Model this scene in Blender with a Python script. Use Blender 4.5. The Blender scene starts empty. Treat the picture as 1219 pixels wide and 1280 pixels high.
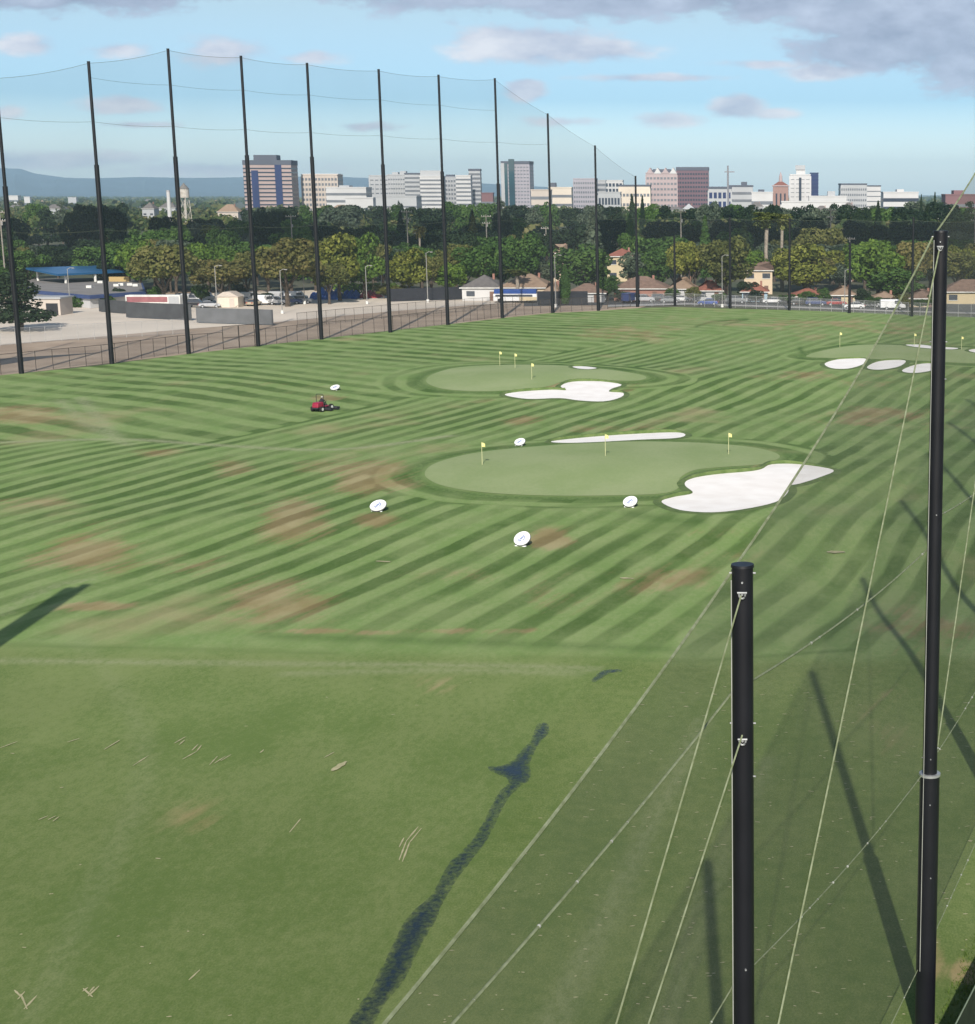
import bpy, math, random
import numpy as np
from mathutils import Vector, Matrix
R = math.radians
random.seed(7)
C = bpy.context.scene
col = C.collection

# ------------------------------------------------------------------ camera model (metres; camera 24 m up, looking along +Y)
F, CX, CY, H = 2028.0, 960.0, 640.0, 24.0
PITCH = math.atan(397 / F)
cp, sp = math.cos(PITCH), math.sin(PITCH)
def ray(u, v):
    a = (u - CX) / F; b = -(v - CY) / F
    return (a, cp + sp * b, -sp + cp * b)
def hfun(x, y):
    """gentle swells of the range"""
    z = 0.0
    for (cx, cy, rx, ry, a) in SWELLS:
        z = z + a * np.exp(-(((x - cx) / rx) ** 2 + ((y - cy) / ry) ** 2))
    return z
SWELLS = [(8, 101, 9, 13, -1.5), (-14, 141, 26, 14, .7), (-24, 214, 22, 16, .9), (14, 128, 12, 7, -.3),
          (-70, 215, 15, 24, .6), (24, 250, 28, 22, .9), (12, 190, 24, 16, -.45), (-40, 118, 20, 9, .35), (-8, 290, 40, 26, .5), (-2, 118, 9, 6, .35)]
def G(u, v, z=0.0):
    d = ray(u, v); t = (z - H) / d[2]
    return Vector((d[0] * t, d[1] * t, z))
def GL(u, v, dz=0.0):
    z = 0.0
    for _ in range(6):
        p = G(u, v, z); z = float(hfun(p.x, p.y))
    p.z = z + dz
    return p
def at(u, v, Y):
    d = ray(u, v); t = Y / d[1]
    return Vector((d[0] * t, Y, H + d[2] * t))

# ------------------------------------------------------------------ materials
def nn(nt, t, **kw):
    n = nt.nodes.new(t)
    for k, v in kw.items(): setattr(n, k, v)
    return n
MATS = {}
def mat(name, c, rough=.8, c2=None, scale=1.0, metal=0.0, spec=.3, detail=3, bump=0.0, obj_rand=0.0):
    if name in MATS: return MATS[name]
    m = bpy.data.materials.new(name); m.use_nodes = True; nt = m.node_tree
    b = nt.nodes['Principled BSDF']
    b.inputs['Roughness'].default_value = rough; b.inputs['Metallic'].default_value = metal
    b.inputs['Specular IOR Level'].default_value = spec
    if c2 is None: c2 = tuple(x * .8 for x in c)
    tc = nn(nt, 'ShaderNodeTexCoord'); no = nn(nt, 'ShaderNodeTexNoise')
    no.inputs['Scale'].default_value = scale; no.inputs['Detail'].default_value = detail
    nt.links.new(tc.outputs['Object'], no.inputs['Vector'])
    r = nn(nt, 'ShaderNodeValToRGB'); r.color_ramp.elements[0].position = .35; r.color_ramp.elements[1].position = .65
    r.color_ramp.elements[0].color = (*c2, 1); r.color_ramp.elements[1].color = (*c, 1)
    nt.links.new(no.outputs['Fac'], r.inputs['Fac'])
    out = r.outputs['Color']
    if obj_rand:
        oi = nn(nt, 'ShaderNodeObjectInfo'); mr = nn(nt, 'ShaderNodeMapRange')
        mr.inputs['To Min'].default_value = 1 - obj_rand; mr.inputs['To Max'].default_value = 1 + obj_rand
        nt.links.new(oi.outputs['Random'], mr.inputs['Value'])
        mx = nn(nt, 'ShaderNodeVectorMath', operation='SCALE')
        nt.links.new(out, mx.inputs[0]); nt.links.new(mr.outputs['Result'], mx.inputs['Scale']); out = mx.outputs['Vector']
    nt.links.new(out, b.inputs['Base Color'])
    if bump:
        bp = nn(nt, 'ShaderNodeBump'); bp.inputs['Strength'].default_value = bump; bp.inputs['Distance'].default_value = .02
        nt.links.new(no.outputs['Fac'], bp.inputs['Height']); nt.links.new(bp.outputs['Normal'], b.inputs['Normal'])
    MATS[name] = m
    return m
def foliage(name, cols, rough=.7, nscale=.32):
    """leaf colours vary leaf clump by leaf clump, tree by tree, and in broad patches"""
    if name in MATS: return MATS[name]
    m = bpy.data.materials.new(name); m.use_nodes = True; nt = m.node_tree; b = nt.nodes['Principled BSDF']
    b.inputs['Roughness'].default_value = rough; b.inputs['Specular IOR Level'].default_value = .15
    g = nn(nt, 'ShaderNodeNewGeometry'); tc = nn(nt, 'ShaderNodeTexCoord'); oi = nn(nt, 'ShaderNodeObjectInfo')
    no = nn(nt, 'ShaderNodeTexNoise'); no.inputs['Scale'].default_value = nscale; no.inputs['Detail'].default_value = 2
    nt.links.new(tc.outputs['Object'], no.inputs['Vector'])
    a1 = nn(nt, 'ShaderNodeMath', operation='MULTIPLY_ADD'); a1.inputs[1].default_value = .5
    a2 = nn(nt, 'ShaderNodeMath', operation='MULTIPLY_ADD'); a2.inputs[1].default_value = 1.1; a2.inputs[2].default_value = -.42
    nt.links.new(no.outputs['Fac'], a2.inputs[0]); nt.links.new(g.outputs['Random Per Island'], a1.inputs[0]); nt.links.new(a2.outputs[0], a1.inputs[2])
    a3 = nn(nt, 'ShaderNodeMath', operation='MULTIPLY_ADD'); a3.inputs[1].default_value = .3
    nt.links.new(oi.outputs['Random'], a3.inputs[0]); nt.links.new(a1.outputs[0], a3.inputs[2])
    r = nn(nt, 'ShaderNodeValToRGB'); e = r.color_ramp.elements
    e[0].color = (*cols[0], 1); e[0].position = .1; e[1].color = (*cols[-1], 1); e[1].position = .95
    for i, c in enumerate(cols[1:-1]):
        x = e.new(.1 + .85 * (i + 1) / (len(cols) - 1)); x.color = (*c, 1)
    nt.links.new(a3.outputs[0], r.inputs['Fac']); nt.links.new(r.outputs['Color'], b.inputs['Base Color'])
    tr = nn(nt, 'ShaderNodeBsdfTranslucent'); mx = nn(nt, 'ShaderNodeMixShader'); mx.inputs[0].default_value = .22
    nt.links.new(r.outputs['Color'], tr.inputs['Color']); nt.links.new(b.outputs[0], mx.inputs[1]); nt.links.new(tr.outputs[0], mx.inputs[2])
    nt.links.new(mx.outputs[0], nt.nodes['Material Output'].inputs['Surface'])
    MATS[name] = m
    return m
def film(name, c, alpha, var=.15, scale=.15):
    """fine netting: threads far below a pixel, so mostly see-through"""
    if name in MATS: return MATS[name]
    m = bpy.data.materials.new(name); m.use_nodes = True; nt = m.node_tree
    nt.nodes.remove(nt.nodes['Principled BSDF'])
    t = nn(nt, 'ShaderNodeBsdfTransparent'); d = nn(nt, 'ShaderNodeBsdfDiffuse'); d.inputs['Color'].default_value = (*c, 1)
    mx = nn(nt, 'ShaderNodeMixShader'); tc = nn(nt, 'ShaderNodeTexCoord'); no = nn(nt, 'ShaderNodeTexNoise')
    no.inputs['Scale'].default_value = scale; no.inputs['Detail'].default_value = 2
    mr = nn(nt, 'ShaderNodeMapRange'); mr.inputs['From Min'].default_value = .3; mr.inputs['From Max'].default_value = .7
    mr.inputs['To Min'].default_value = alpha * (1 - var); mr.inputs['To Max'].default_value = alpha * (1 + var)
    nt.links.new(tc.outputs['Object'], no.inputs['Vector']); nt.links.new(no.outputs['Fac'], mr.inputs['Value'])
    nt.links.new(mr.outputs['Result'], mx.inputs[0]); nt.links.new(t.outputs[0], mx.inputs[1]); nt.links.new(d.outputs[0], mx.inputs[2])
    nt.links.new(mx.outputs[0], nt.nodes['Material Output'].inputs['Surface'])
    MATS[name] = m
    return m

# ------------------------------------------------------------------ mesh builder
class MB:
    def __init__(s): s.v = []; s.f = []
    def add(s, vs, fs):
        o = len(s.v); s.v += [tuple(x) for x in vs]; s.f += [tuple(i + o for i in f) for f in fs]; return s
    def box(s, x0, x1, y0, y1, z0, z1):
        return s.add([(x0, y0, z0), (x1, y0, z0), (x1, y1, z0), (x0, y1, z0), (x0, y0, z1), (x1, y0, z1), (x1, y1, z1), (x0, y1, z1)],
                     [(3, 2, 1, 0), (4, 5, 6, 7), (0, 1, 5, 4), (1, 2, 6, 5), (2, 3, 7, 6), (3, 0, 4, 7)])
    def prism(s, poly, z0, z1):
        n = len(poly)
        vs = [(p[0], p[1], z0) for p in poly] + [(p[0], p[1], z1) for p in poly]
        return s.add(vs, [tuple(range(n))[::-1], tuple(range(n, 2 * n))] + [(i, (i + 1) % n, n + (i + 1) % n, n + i) for i in range(n)])
    def profile(s, pts, y0, y1, inset=None):
        """side outline in x,z swept along y"""
        n = len(pts)
        vs = [(p[0], y0, p[1]) for p in pts] + [(p[0], y1, p[1]) for p in pts]
        return s.add(vs, [tuple(range(n)), tuple(range(n, 2 * n))[::-1]] + [(i, n + i, n + (i + 1) % n, (i + 1) % n) for i in range(n)])
    def cyl(s, p0, p1, r0, r1=None, n=12, caps=True):
        r1 = r0 if r1 is None else r1
        p0 = Vector(p0); p1 = Vector(p1); d = (p1 - p0).normalized()
        a = d.orthogonal().normalized(); b = d.cross(a)
        vs = []
        for p, r in ((p0, r0), (p1, r1)):
            for k in range(n):
                t = 2 * math.pi * k / n; vs.append(p + a * (r * math.cos(t)) + b * (r * math.sin(t)))
        fs = [(k, (k + 1) % n, n + (k + 1) % n, n + k) for k in range(n)]
        if caps: fs += [tuple(range(n))[::-1], tuple(range(n, 2 * n))]
        return s.add(vs, fs)
    def tube(s, pts, r, n=6):
        pts = [Vector(p) for p in pts]; rs = r if isinstance(r, (list, tuple)) else [r] * len(pts)
        vs = []; fs = []
        for i, p in enumerate(pts):
            d = (pts[min(i + 1, len(pts) - 1)] - pts[max(i - 1, 0)]).normalized()
            up = Vector((0, 0, 1)) if abs(d.z) < .95 else Vector((1, 0, 0))
            a = d.cross(up).normalized(); b = a.cross(d)
            for k in range(n):
                t = 2 * math.pi * k / n; vs.append(p + a * (rs[i] * math.cos(t)) + b * (rs[i] * math.sin(t)))
        for i in range(len(pts) - 1):
            for k in range(n):
                fs.append((i * n + k, i * n + (k + 1) % n, (i + 1) * n + (k + 1) % n, (i + 1) * n + k))
        fs += [tuple(range(n))[::-1], tuple(range(len(vs) - n, len(vs)))]
        return s.add(vs, fs)
    def ball(s, c, r, nu=10, nv=7):
        r = (r, r, r) if isinstance(r, (int, float)) else r
        vs = [(c[0], c[1], c[2] - r[2])]
        for j in range(1, nv):
            ph = -math.pi / 2 + math.pi * j / nv
            for k in range(nu):
                t = 2 * math.pi * k / nu
                vs.append((c[0] + r[0] * math.cos(ph) * math.cos(t), c[1] + r[1] * math.cos(ph) * math.sin(t), c[2] + r[2] * math.sin(ph)))
        vs.append((c[0], c[1], c[2] + r[2]))
        fs = [(0, 1 + (k + 1) % nu, 1 + k) for k in range(nu)]
        for j in range(nv - 2):
            for k in range(nu):
                a = 1 + j * nu
                fs.append((a + k, a + (k + 1) % nu, a + nu + (k + 1) % nu, a + nu + k))
        a = 1 + (nv - 2) * nu
        fs += [(a + k, a + (k + 1) % nu, len(vs) - 1) for k in range(nu)]
        return s.add(vs, fs)
    def build(s, name, m, parent=None, smooth=False, bevel=0.0):
        me = bpy.data.meshes.new(name); me.from_pydata(s.v, [], s.f); me.update()
        if m: me.materials.append(m)
        if smooth:
            me.polygons.foreach_set('use_smooth', [True] * len(me.polygons))
            try: me.set_sharp_from_angle(angle=R(40))
            except Exception: pass
        o = bpy.data.objects.new(name, me); col.objects.link(o)
        if parent: o.parent = parent
        if bevel:
            b = o.modifiers.new('bevel', 'BEVEL'); b.width = bevel; b.segments = 2; b.limit_method = 'ANGLE'
        return o
def tag(o, label=None, cat=None, group=None, kind=None):
    if label: o['label'] = label
    if cat: o['category'] = cat
    if group: o['group'] = group
    if kind: o['kind'] = kind
    return o
def thing(name, label, cat, loc=(0, 0, 0), rz=0.0, group=None, scale=1.0):
    o = bpy.data.objects.new(name, None); col.objects.link(o); o.empty_display_size = .5
    o.location = loc; o.rotation_euler = (0, 0, rz)
    o.scale = (scale,) * 3 if isinstance(scale, (int, float)) else scale
    return tag(o, label, cat, group)
KIDS = {}
def kids(o):
    return [c for c in col.objects if c.parent == o]
def dup(o, loc, rz=0.0, label=None, group=None, scale=None, mats=None, name=None):
    r = o.copy(); col.objects.link(r); r.location = loc; r.rotation_euler = (0, 0, rz)
    if scale is not None: r.scale = (scale,) * 3 if isinstance(scale, (int, float)) else scale
    if label: r['label'] = label
    if group: r['group'] = group
    if name: r.name = name
    if o.name not in KIDS: KIDS[o.name] = [(c, kids(c)) for c in kids(o)]
    for c, gs in KIDS[o.name]:
        d = c.copy(); col.objects.link(d); d.parent = r
        kind = c.name.split('.')[0]
        if mats and kind in mats:
            d.material_slots[0].link = 'OBJECT'; d.material_slots[0].material = mats[kind]
        for g in gs:
            e = g.copy(); col.objects.link(e); e.parent = d
    return r
def struct(o, label, cat, kind='structure'): return tag(o, label, cat, kind=kind)

# ------------------------------------------------------------------ render, camera, sun, sky
C.render.engine = 'CYCLES'
C.cycles.use_denoising = True
C.cycles.transparent_max_bounces = 24
C.cycles.max_bounces = 6; C.cycles.diffuse_bounces = 2; C.cycles.glossy_bounces = 2; C.cycles.volume_bounces = 1
C.view_settings.view_transform = 'Standard'; C.view_settings.look = 'None'; C.view_settings.gamma = 1
C.view_settings.exposure = 0.25
cam = bpy.data.cameras.new('camera'); co = bpy.data.objects.new('camera', cam); col.objects.link(co)
cam.sensor_fit = 'HORIZONTAL'; cam.sensor_width = 36.0; cam.lens = F / 1219 * 36
cam.shift_x = -(CX - 609.5) / 1219; cam.shift_y = 0
cam.clip_start = .5; cam.clip_end = 80000
co.location = (0, 0, H); co.rotation_euler = (R(90) - PITCH, 0, 0)
C.camera = co

SUN_EL = R(32.2); SUN_AZ = math.atan2(.063, -1.0)       # direction to the sun seen from above: behind the camera
sd = Vector((.063, -1.0, 0)).normalized() * math.cos(SUN_EL) + Vector((0, 0, math.sin(SUN_EL)))
sl = bpy.data.lights.new('sun', 'SUN'); sl.energy = 4.3; sl.angle = R(.53); sl.color = (1, .945, .86)
so = bpy.data.objects.new('sun', sl); col.objects.link(so); so.rotation_euler = sd.to_track_quat('Z', 'Y').to_euler()

w = bpy.data.worlds.new('World'); C.world = w; w.use_nodes = True
nt = w.node_tree; bg = nt.nodes['Background']; SKYS = .10; bg.inputs['Strength'].default_value = SKYS
sky = nn(nt, 'ShaderNodeTexSky', sky_type='NISHITA', sun_disc=False, sun_elevation=SUN_EL, sun_rotation=R(180 - 3.6),
         altitude=30, air_density=1.0, dust_density=1.2, ozone_density=1.6)
L = nt.links.new
tc = nn(nt, 'ShaderNodeTexCoord'); sx = nn(nt, 'ShaderNodeSeparateXYZ'); L(tc.outputs['Generated'], sx.inputs[0])
def M(op, a, b=None, c=None):
    n = nn(nt, 'ShaderNodeMath', operation=op)
    for i, x in enumerate((a, b, c)):
        if x is None: continue
        if isinstance(x, (int, float)): n.inputs[i].default_value = x
        else: L(x, n.inputs[i])
    return n.outputs[0]
yy = M('MAXIMUM', sx.outputs['Y'], .05)
U = M('DIVIDE', sx.outputs['X'], yy); V = M('DIVIDE', sx.outputs['Z'], yy)
UV = nn(nt, 'ShaderNodeCombineXYZ'); L(U, UV.inputs[0]); L(V, UV.inputs[1])
def noise(vec, sc, detail, sy=1.0, off=0.0, rough=.55):
    mp = nn(nt, 'ShaderNodeMapping'); mp.inputs['Scale'].default_value = (sc, sc * sy, 1); mp.inputs['Location'].default_value = (off, off * .7, off)
    L(vec, mp.inputs[0]); n = nn(nt, 'ShaderNodeTexNoise'); n.inputs['Scale'].default_value = 1; n.inputs['Detail'].default_value = detail
    n.inputs['Roughness'].default_value = rough
    L(mp.outputs[0], n.inputs['Vector']); return n.outputs['Fac']
n1 = noise(UV.outputs[0], 26, 6, 2.4, 3.1); n2 = noise(UV.outputs[0], 9, 3, 2.6, 8.2); n3 = noise(UV.outputs[0], 60, 4, 2.2, 1.7)
def blobs(lst):
    acc = None
    for (u, v, ru, rv, a) in lst:
        d = ray(u, v); cu, cv = d[0] / d[1], d[2] / d[1]
        s = nn(nt, 'ShaderNodeVectorMath', operation='SUBTRACT'); L(UV.outputs[0], s.inputs[0]); s.inputs[1].default_value = (cu, cv, 0)
        k = nn(nt, 'ShaderNodeVectorMath', operation='MULTIPLY'); L(s.outputs[0], k.inputs[0]); k.inputs[1].default_value = (F / ru, F / rv, 0)
        l = nn(nt, 'ShaderNodeVectorMath', operation='LENGTH'); L(k.outputs[0], l.inputs[0])
        o = M('MULTIPLY', M('SUBTRACT', 1.0, l.outputs['Value']), a)
        acc = o if acc is None else M('MAXIMUM', acc, o)
    return acc
def cover(acc, amp, lo, hi, fine=.35):
    t = M('ADD', acc, M('MULTIPLY', M('SUBTRACT', n1, .5), amp))
    t = M('ADD', t, M('MULTIPLY', M('SUBTRACT', n3, .5), amp * fine))
    m = nn(nt, 'ShaderNodeMapRange', interpolation_type='SMOOTHSTEP'); m.inputs['From Min'].default_value = lo; m.inputs['From Max'].default_value = hi
    L(t, m.inputs['Value']); return m.outputs['Result']
GREY = [(560, -22, 190, 42, 1), (760, -14, 260, 40, 1), (1000, -18, 250, 52, 1), (1150, 20, 200, 66, 1), (1110, 62, 150, 34, 1), (1210, 60, 90, 62, 1), (70, -14, 220, 34, 1), (230, -20, 130, 22, .9)]
WHITE = [(670, 56, 135, 30, 1), (735, 62, 110, 20, .9), (625, 50, 70, 24, .9), (657, 112, 34, 18, 1.3), (922, 134, 44, 19, 1.3), (965, 142, 40, 9, .8), (835, 150, 55, 12, .75), (1040, 88, 70, 16, .8),
         (30, 57, 60, 17, .85), (145, 62, 60, 13, .6), (280, 63, 85, 22, .75), (390, 72, 55, 13, .65), (150, 132, 62, 14, .8), (455, 158, 75, 9, .7), (170, 156, 70, 6, .6), (700, 152, 60, 8, .6),
         (815, 97, 115, 7, .8), (965, 80, 90, 8, .7), (60, 200, 200, 16, .75), (250, 212, 170, 14, .6), (10, 140, 30, 12, .6)]
gm = cover(blobs(GREY), 1.25, -.06, .40, .75); wm = cover(blobs(WHITE), 1.1, .02, .58, .6)
# sky colour, a little paler and more cyan than the raw Nishita
tint = nn(nt, 'ShaderNodeMix', data_type='RGBA', blend_type='MULTIPLY'); tint.inputs[0].default_value = 1
tr_ = nn(nt, 'ShaderNodeValToRGB'); tr_.color_ramp.elements[0].position = 0.0; tr_.color_ramp.elements[1].position = .115; e_ = tr_.color_ramp.elements.new(.055); e_.color = (1.06, 1.22, 1.76, 1); e_ = tr_.color_ramp.elements.new(.40); e_.color = (.98, .97, .96, 1)
tr_.color_ramp.elements[0].color = (2.15, 2.35, 2.75, 1); tr_.color_ramp.elements[1].color = (.72, 1.02, 1.42, 1)
L(sx.outputs['Z'], tr_.inputs['Fac']); L(sky.outputs[0], tint.inputs[6]); L(tr_.outputs['Color'], tint.inputs[7])
def rampc(fac, c0, c1, p0=.35, p1=.7):
    r = nn(nt, 'ShaderNodeValToRGB'); r.color_ramp.elements[0].position = p0; r.color_ramp.elements[1].position = p1
    r.color_ramp.elements[0].color = (*[x for x in c0], 1); r.color_ramp.elements[1].color = (*[x for x in c1], 1)
    L(fac, r.inputs['Fac']); return r.outputs['Color']
def scale_c(c, k):
    n = nn(nt, 'ShaderNodeVectorMath', operation='SCALE'); L(c, n.inputs[0]); n.inputs['Scale'].default_value = k; return n.outputs[0]
gcol = scale_c(rampc(M('ADD', M('MULTIPLY', n2, .4), M('ADD', M('MULTIPLY', n1, .4), M('MULTIPLY', n3, .2))), (.24, .29, .42), (.50, .57, .72), .38, .64), 1 / SKYS)
wcol = scale_c(rampc(M('ADD', M('MULTIPLY', n2, .3), M('MULTIPLY', n1, .7)), (.38, .42, .56), (.76, .75, .80), .36, .64), 1 / SKYS)
mw = nn(nt, 'ShaderNodeMix', data_type='RGBA'); L(M('MULTIPLY', wm, .85), mw.inputs[0]); L(tint.outputs[2], mw.inputs[6]); L(wcol, mw.inputs[7])
mg = nn(nt, 'ShaderNodeMix', data_type='RGBA'); L(M('MULTIPLY', gm, .92), mg.inputs[0]); L(mw.outputs[2], mg.inputs[6]); L(gcol, mg.inputs[7])
front = M('GREATER_THAN', sx.outputs['Y'], .1)
mf = nn(nt, 'ShaderNodeMix', data_type='RGBA'); L(front, mf.inputs[0]); L(tint.outputs[2], mf.inputs[6]); L(mg.outputs[2], mf.inputs[7])
L(mf.outputs[2], bg.inputs['Color'])
HAZE = 0.7e-4
# ------------------------------------------------------------------ the range: lawn sheet with mowing pattern
from mathutils.geometry import delaunay_2d_cdt
def proj(x, y, z):
    dz = z - H
    c = y * cp - dz * sp; b = y * sp + dz * cp
    return CX + F * x / c, CY - F * b / c
def catmull(pts, n=6, closed=True):
    out = []; m = len(pts)
    for i in range(m if closed else m - 1):
        p = [np.array(pts[(i + k) % m] if closed else pts[min(max(i + k, 0), m - 1)], float) for k in (-1, 0, 1, 2)]
        for j in range(n):
            t = j / n
            out.append(.5 * (2 * p[1] + (p[2] - p[0]) * t + (2 * p[0] - 5 * p[1] + 4 * p[2] - p[3]) * t * t + (3 * p[1] - p[0] - 3 * p[2] + p[3]) * t ** 3))
    if not closed: out.append(np.array(pts[-1], float))
    return out
def ground_outline(px, n=5):
    return [(p.x, p.y) for p in (GL(q[0], q[1]) for q in catmull(px, n))]
def inside(poly, x, y):
    r = np.zeros(np.shape(x), bool); n = len(poly)
    for i in range(n):
        x0, y0 = poly[i]; x1, y1 = poly[(i + 1) % n]
        if y0 == y1: continue
        r ^= ((y0 > y) != (y1 > y)) & (x < (x1 - x0) * (y - y0) / (y1 - y0) + x0)
    return r
def dist(poly, x, y, closed=True):
    d = np.full(np.shape(x), 1e9); n = len(poly)
    for i in range(n if closed else n - 1):
        x0, y0 = poly[i]; x1, y1 = poly[(i + 1) % n]
        ex, ey = x1 - x0, y1 - y0; l = ex * ex + ey * ey + 1e-9
        t = np.clip(((x - x0) * ex + (y - y0) * ey) / l, 0, 1)
        d = np.minimum(d, np.hypot(x - x0 - t * ex, y - y0 - t * ey))
    return d
def sstep(a, b, x):
    t = np.clip((x - a) / (b - a), 0, 1); return t * t * (3 - 2 * t)
GREENS = [ground_outline(q) for q in (
    [(531, 592), (545, 579), (590, 567), (650, 560), (730, 554), (800, 552), (880, 554), (945, 560), (975, 570), (955, 580), (905, 584), (868, 588), (850, 598), (850, 608), (835, 616), (790, 619), (700, 620), (620, 617), (570, 611), (542, 603)],
    [(533, 477), (541, 468), (575, 459), (640, 456), (700, 457), (760, 462), (806, 470), (795, 476), (740, 475), (705, 477), (680, 484), (620, 489), (570, 488), (545, 484)],
    [(1008, 446), (1035, 437), (1080, 431), (1140, 432), (1219, 435), (1270, 440), (1270, 451), (1219, 454), (1130, 450), (1060, 448)])]
BUNK = [
    ('big white sand bunker biting into the front right of the nearest green', [(827, 628), (842, 622), (866, 617), (857, 608), (858, 602), (872, 597), (900, 593), (935, 590), (952, 587), (965, 581), (1000, 581), (1042, 588), (1025, 597), (1000, 605), (986, 608), (985, 616), (970, 628), (930, 637), (890, 641), (850, 638)]),
    ('long thin sand bunker along the back of the nearest green', [(690, 552), (740, 546.5), (800, 542.5), (845, 541), (857, 544), (845, 548), (800, 550), (745, 553), (705, 554)]),
    ('three lobed sand bunker in front of the middle green', [(631, 494), (650, 490), (690, 487.5), (708, 488), (701, 483), (715, 477.5), (750, 477), (777, 481), (765, 486), (762, 490), (779, 491.5), (776, 497), (755, 502), (725, 501), (700, 498), (660, 499)]),
    ('tiny sand sliver at the back of the middle green', [(716, 458.5), (730, 458.3), (746, 460.3), (736, 461.8), (722, 460.8)]),
    ('leftmost of the three oval sand bunkers at the far right', [(1031, 455), (1045, 450), (1065, 448.5), (1083, 449), (1078, 456), (1060, 461), (1040, 460.5)]),
    ('middle of the three oval sand bunkers at the far right', [(1084, 459), (1095, 453), (1112, 450.5), (1132, 451), (1125, 458), (1105, 462), (1090, 462)]),
    ('oval sand bunker half hidden behind the tall near pole', [(1128, 463), (1142, 457), (1158, 454.5), (1170, 456), (1169, 462), (1150, 466), (1134, 466)]),
    ('thin sand bunker behind the far right green', [(1132, 431.3), (1150, 431), (1170, 433.3), (1197, 435.3), (1190, 437), (1165, 436), (1145, 434)]),
    ('small sand bunker at the right edge of the picture behind the far right green', [(1211, 438), (1225, 436), (1240, 437), (1238, 441), (1220, 441)])]
BPOLY = [ground_outline(q, 4) for _, q in BUNK]
# boundary of the lawn: left net line, far net line, right side
LEFT = [(-196, 22), (-149, 120), (-103.5, 219.5), (-95.5, 231.5), (-89.5, 247), (-82, 263), (-74, 279), (-66, 295), (-58, 310), (-51.5, 324), (-44.5, 336.5)]
FAR = [(-44.5, 336.5), (-35.5, 342.5), (-28, 351), (-20, 354.5), (-8, 349), (4.4, 345), (17, 339), (30, 331), (44, 323), (62, 314)]
RIGHT = [(52, 22), (54, 120), (58, 220), (62, 314)]
def along(pl, s):
    pl = np.array(pl, float); l = np.r_[0, np.cumsum(np.hypot(*np.diff(pl, axis=0).T))]; l /= l[-1]
    return np.c_[np.interp(s, l, pl[:, 0]), np.interp(s, l, pl[:, 1])]
NS, NT = 660, 460
s = np.linspace(0, 1, NS) ** 1.12; t = np.linspace(0, 1, NT)
Lc = along(LEFT, s); Rc = along(RIGHT, s); Bc = along([LEFT[0], RIGHT[0]], t); Tc = along(FAR, t)
P = ((1 - t)[None, :, None] * Lc[:, None] + t[None, :, None] * Rc[:, None] + (1 - s)[:, None, None] * Bc[None] + s[:, None, None] * Tc[None]
     - ((1 - s)[:, None] * (1 - t)[None])[..., None] * np.array(LEFT[0]) - ((1 - s)[:, None] * t[None])[..., None] * np.array(RIGHT[0])
     - (s[:, None] * (1 - t)[None])[..., None] * np.array(FAR[0]) - (s[:, None] * t[None])[..., None] * np.array(FAR[-1]))
X = P[..., 0].ravel(); Y = P[..., 1].ravel(); Z = hfun(X, Y)
Uq, Vq = proj(X, Y, Z)
rng = np.random.default_rng(5)
def vnoise(x, y, sc, seed):
    r = np.random.default_rng(seed); out = 0
    for k in range(7):
        a = r.uniform(0, 2 * np.pi); f = r.uniform(.6, 1.6) / sc
        out = out + np.sin((x * np.cos(a) + y * np.sin(a)) * f * 2 * np.pi + r.uniform(0, 6.28))
    return out / 7 * 1.9
# stripe phase: one family runs up the range, the other crosses it toward the left net, meeting in a bent seam
PER = 2.65
nA = np.array([math.cos(R(17.2)), -math.sin(R(17.2))]); nB = np.array([.60, .80])
k0 = 2 * np.pi / PER
wx = vnoise(X, Y, 75, 1) * .75 + vnoise(X, Y, 34, 2) * .28
seam_o = np.array([-60., 158.]); dn = (nA - nB) / np.linalg.norm(nA - nB)
sd_ = (X - seam_o[0]) * dn[0] + (Y - seam_o[1]) * dn[1] + vnoise(X, Y, 60, 3) * 2.5
pA = k0 * ((X - seam_o[0]) * nA[0] + (Y - seam_o[1]) * nA[1]); pB = k0 * ((X - seam_o[0]) * nB[0] + (Y - seam_o[1]) * nB[1])
bend = np.exp(-((Y - 200) / 60) ** 2) * np.exp(-((X + 5) / 45) ** 2) * 2.0
SEAM = [(p.x, p.y) for p in (G(*q) for q in catmull([(-500, 566), (-200, 556), (0, 551), (130, 552), (240, 553), (330, 537), (430, 514), (540, 489), (620, 462), (720, 437), (850, 424), (960, 415), (1010, 398)], 6, False))]
SPOLY = SEAM + [(60, 420), (-300, 420), (-300, 160)]
sdist = dist(SEAM, X, Y, False) * np.where(inside(SPOLY, X, Y), 1, -1) + vnoise(X, Y, 25, 3) * .5
wB = sstep(-.7, .7, sdist)
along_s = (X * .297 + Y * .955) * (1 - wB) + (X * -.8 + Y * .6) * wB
cu = k0 * .8 * (wx + bend)
edge_turn = np.exp(-np.clip(-sdist, 0, None) / 14.0)
lowleft = sstep(-30, -75, X) * edge_turn
ph1 = pA + cu + lowleft * k0 * 4.0 * (1 - edge_turn) * 2
pB = (pB + k0 * (vnoise(X, Y, 60, 21) * 1.6 + vnoise(X, Y, 26, 22) * .35)) * (PER / 5.0)
pB = pB + 2.2 * np.sin(X / 17.0 + .6) * sstep(-70, -10, X)
gd = [dist(g, X, Y) * np.where(inside(g, X, Y), -1, 1) for g in GREENS]
ring = np.full(X.shape, 1e9)
RW = [4.6, 6.4, 4.0]
ring2 = np.full(X.shape, 1e9)
for g, rw in zip(gd, RW):
    ring2 = np.minimum(ring2, g / rw); ring = np.minimum(ring, g)
bd = np.full(X.shape, 1e9)
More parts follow.
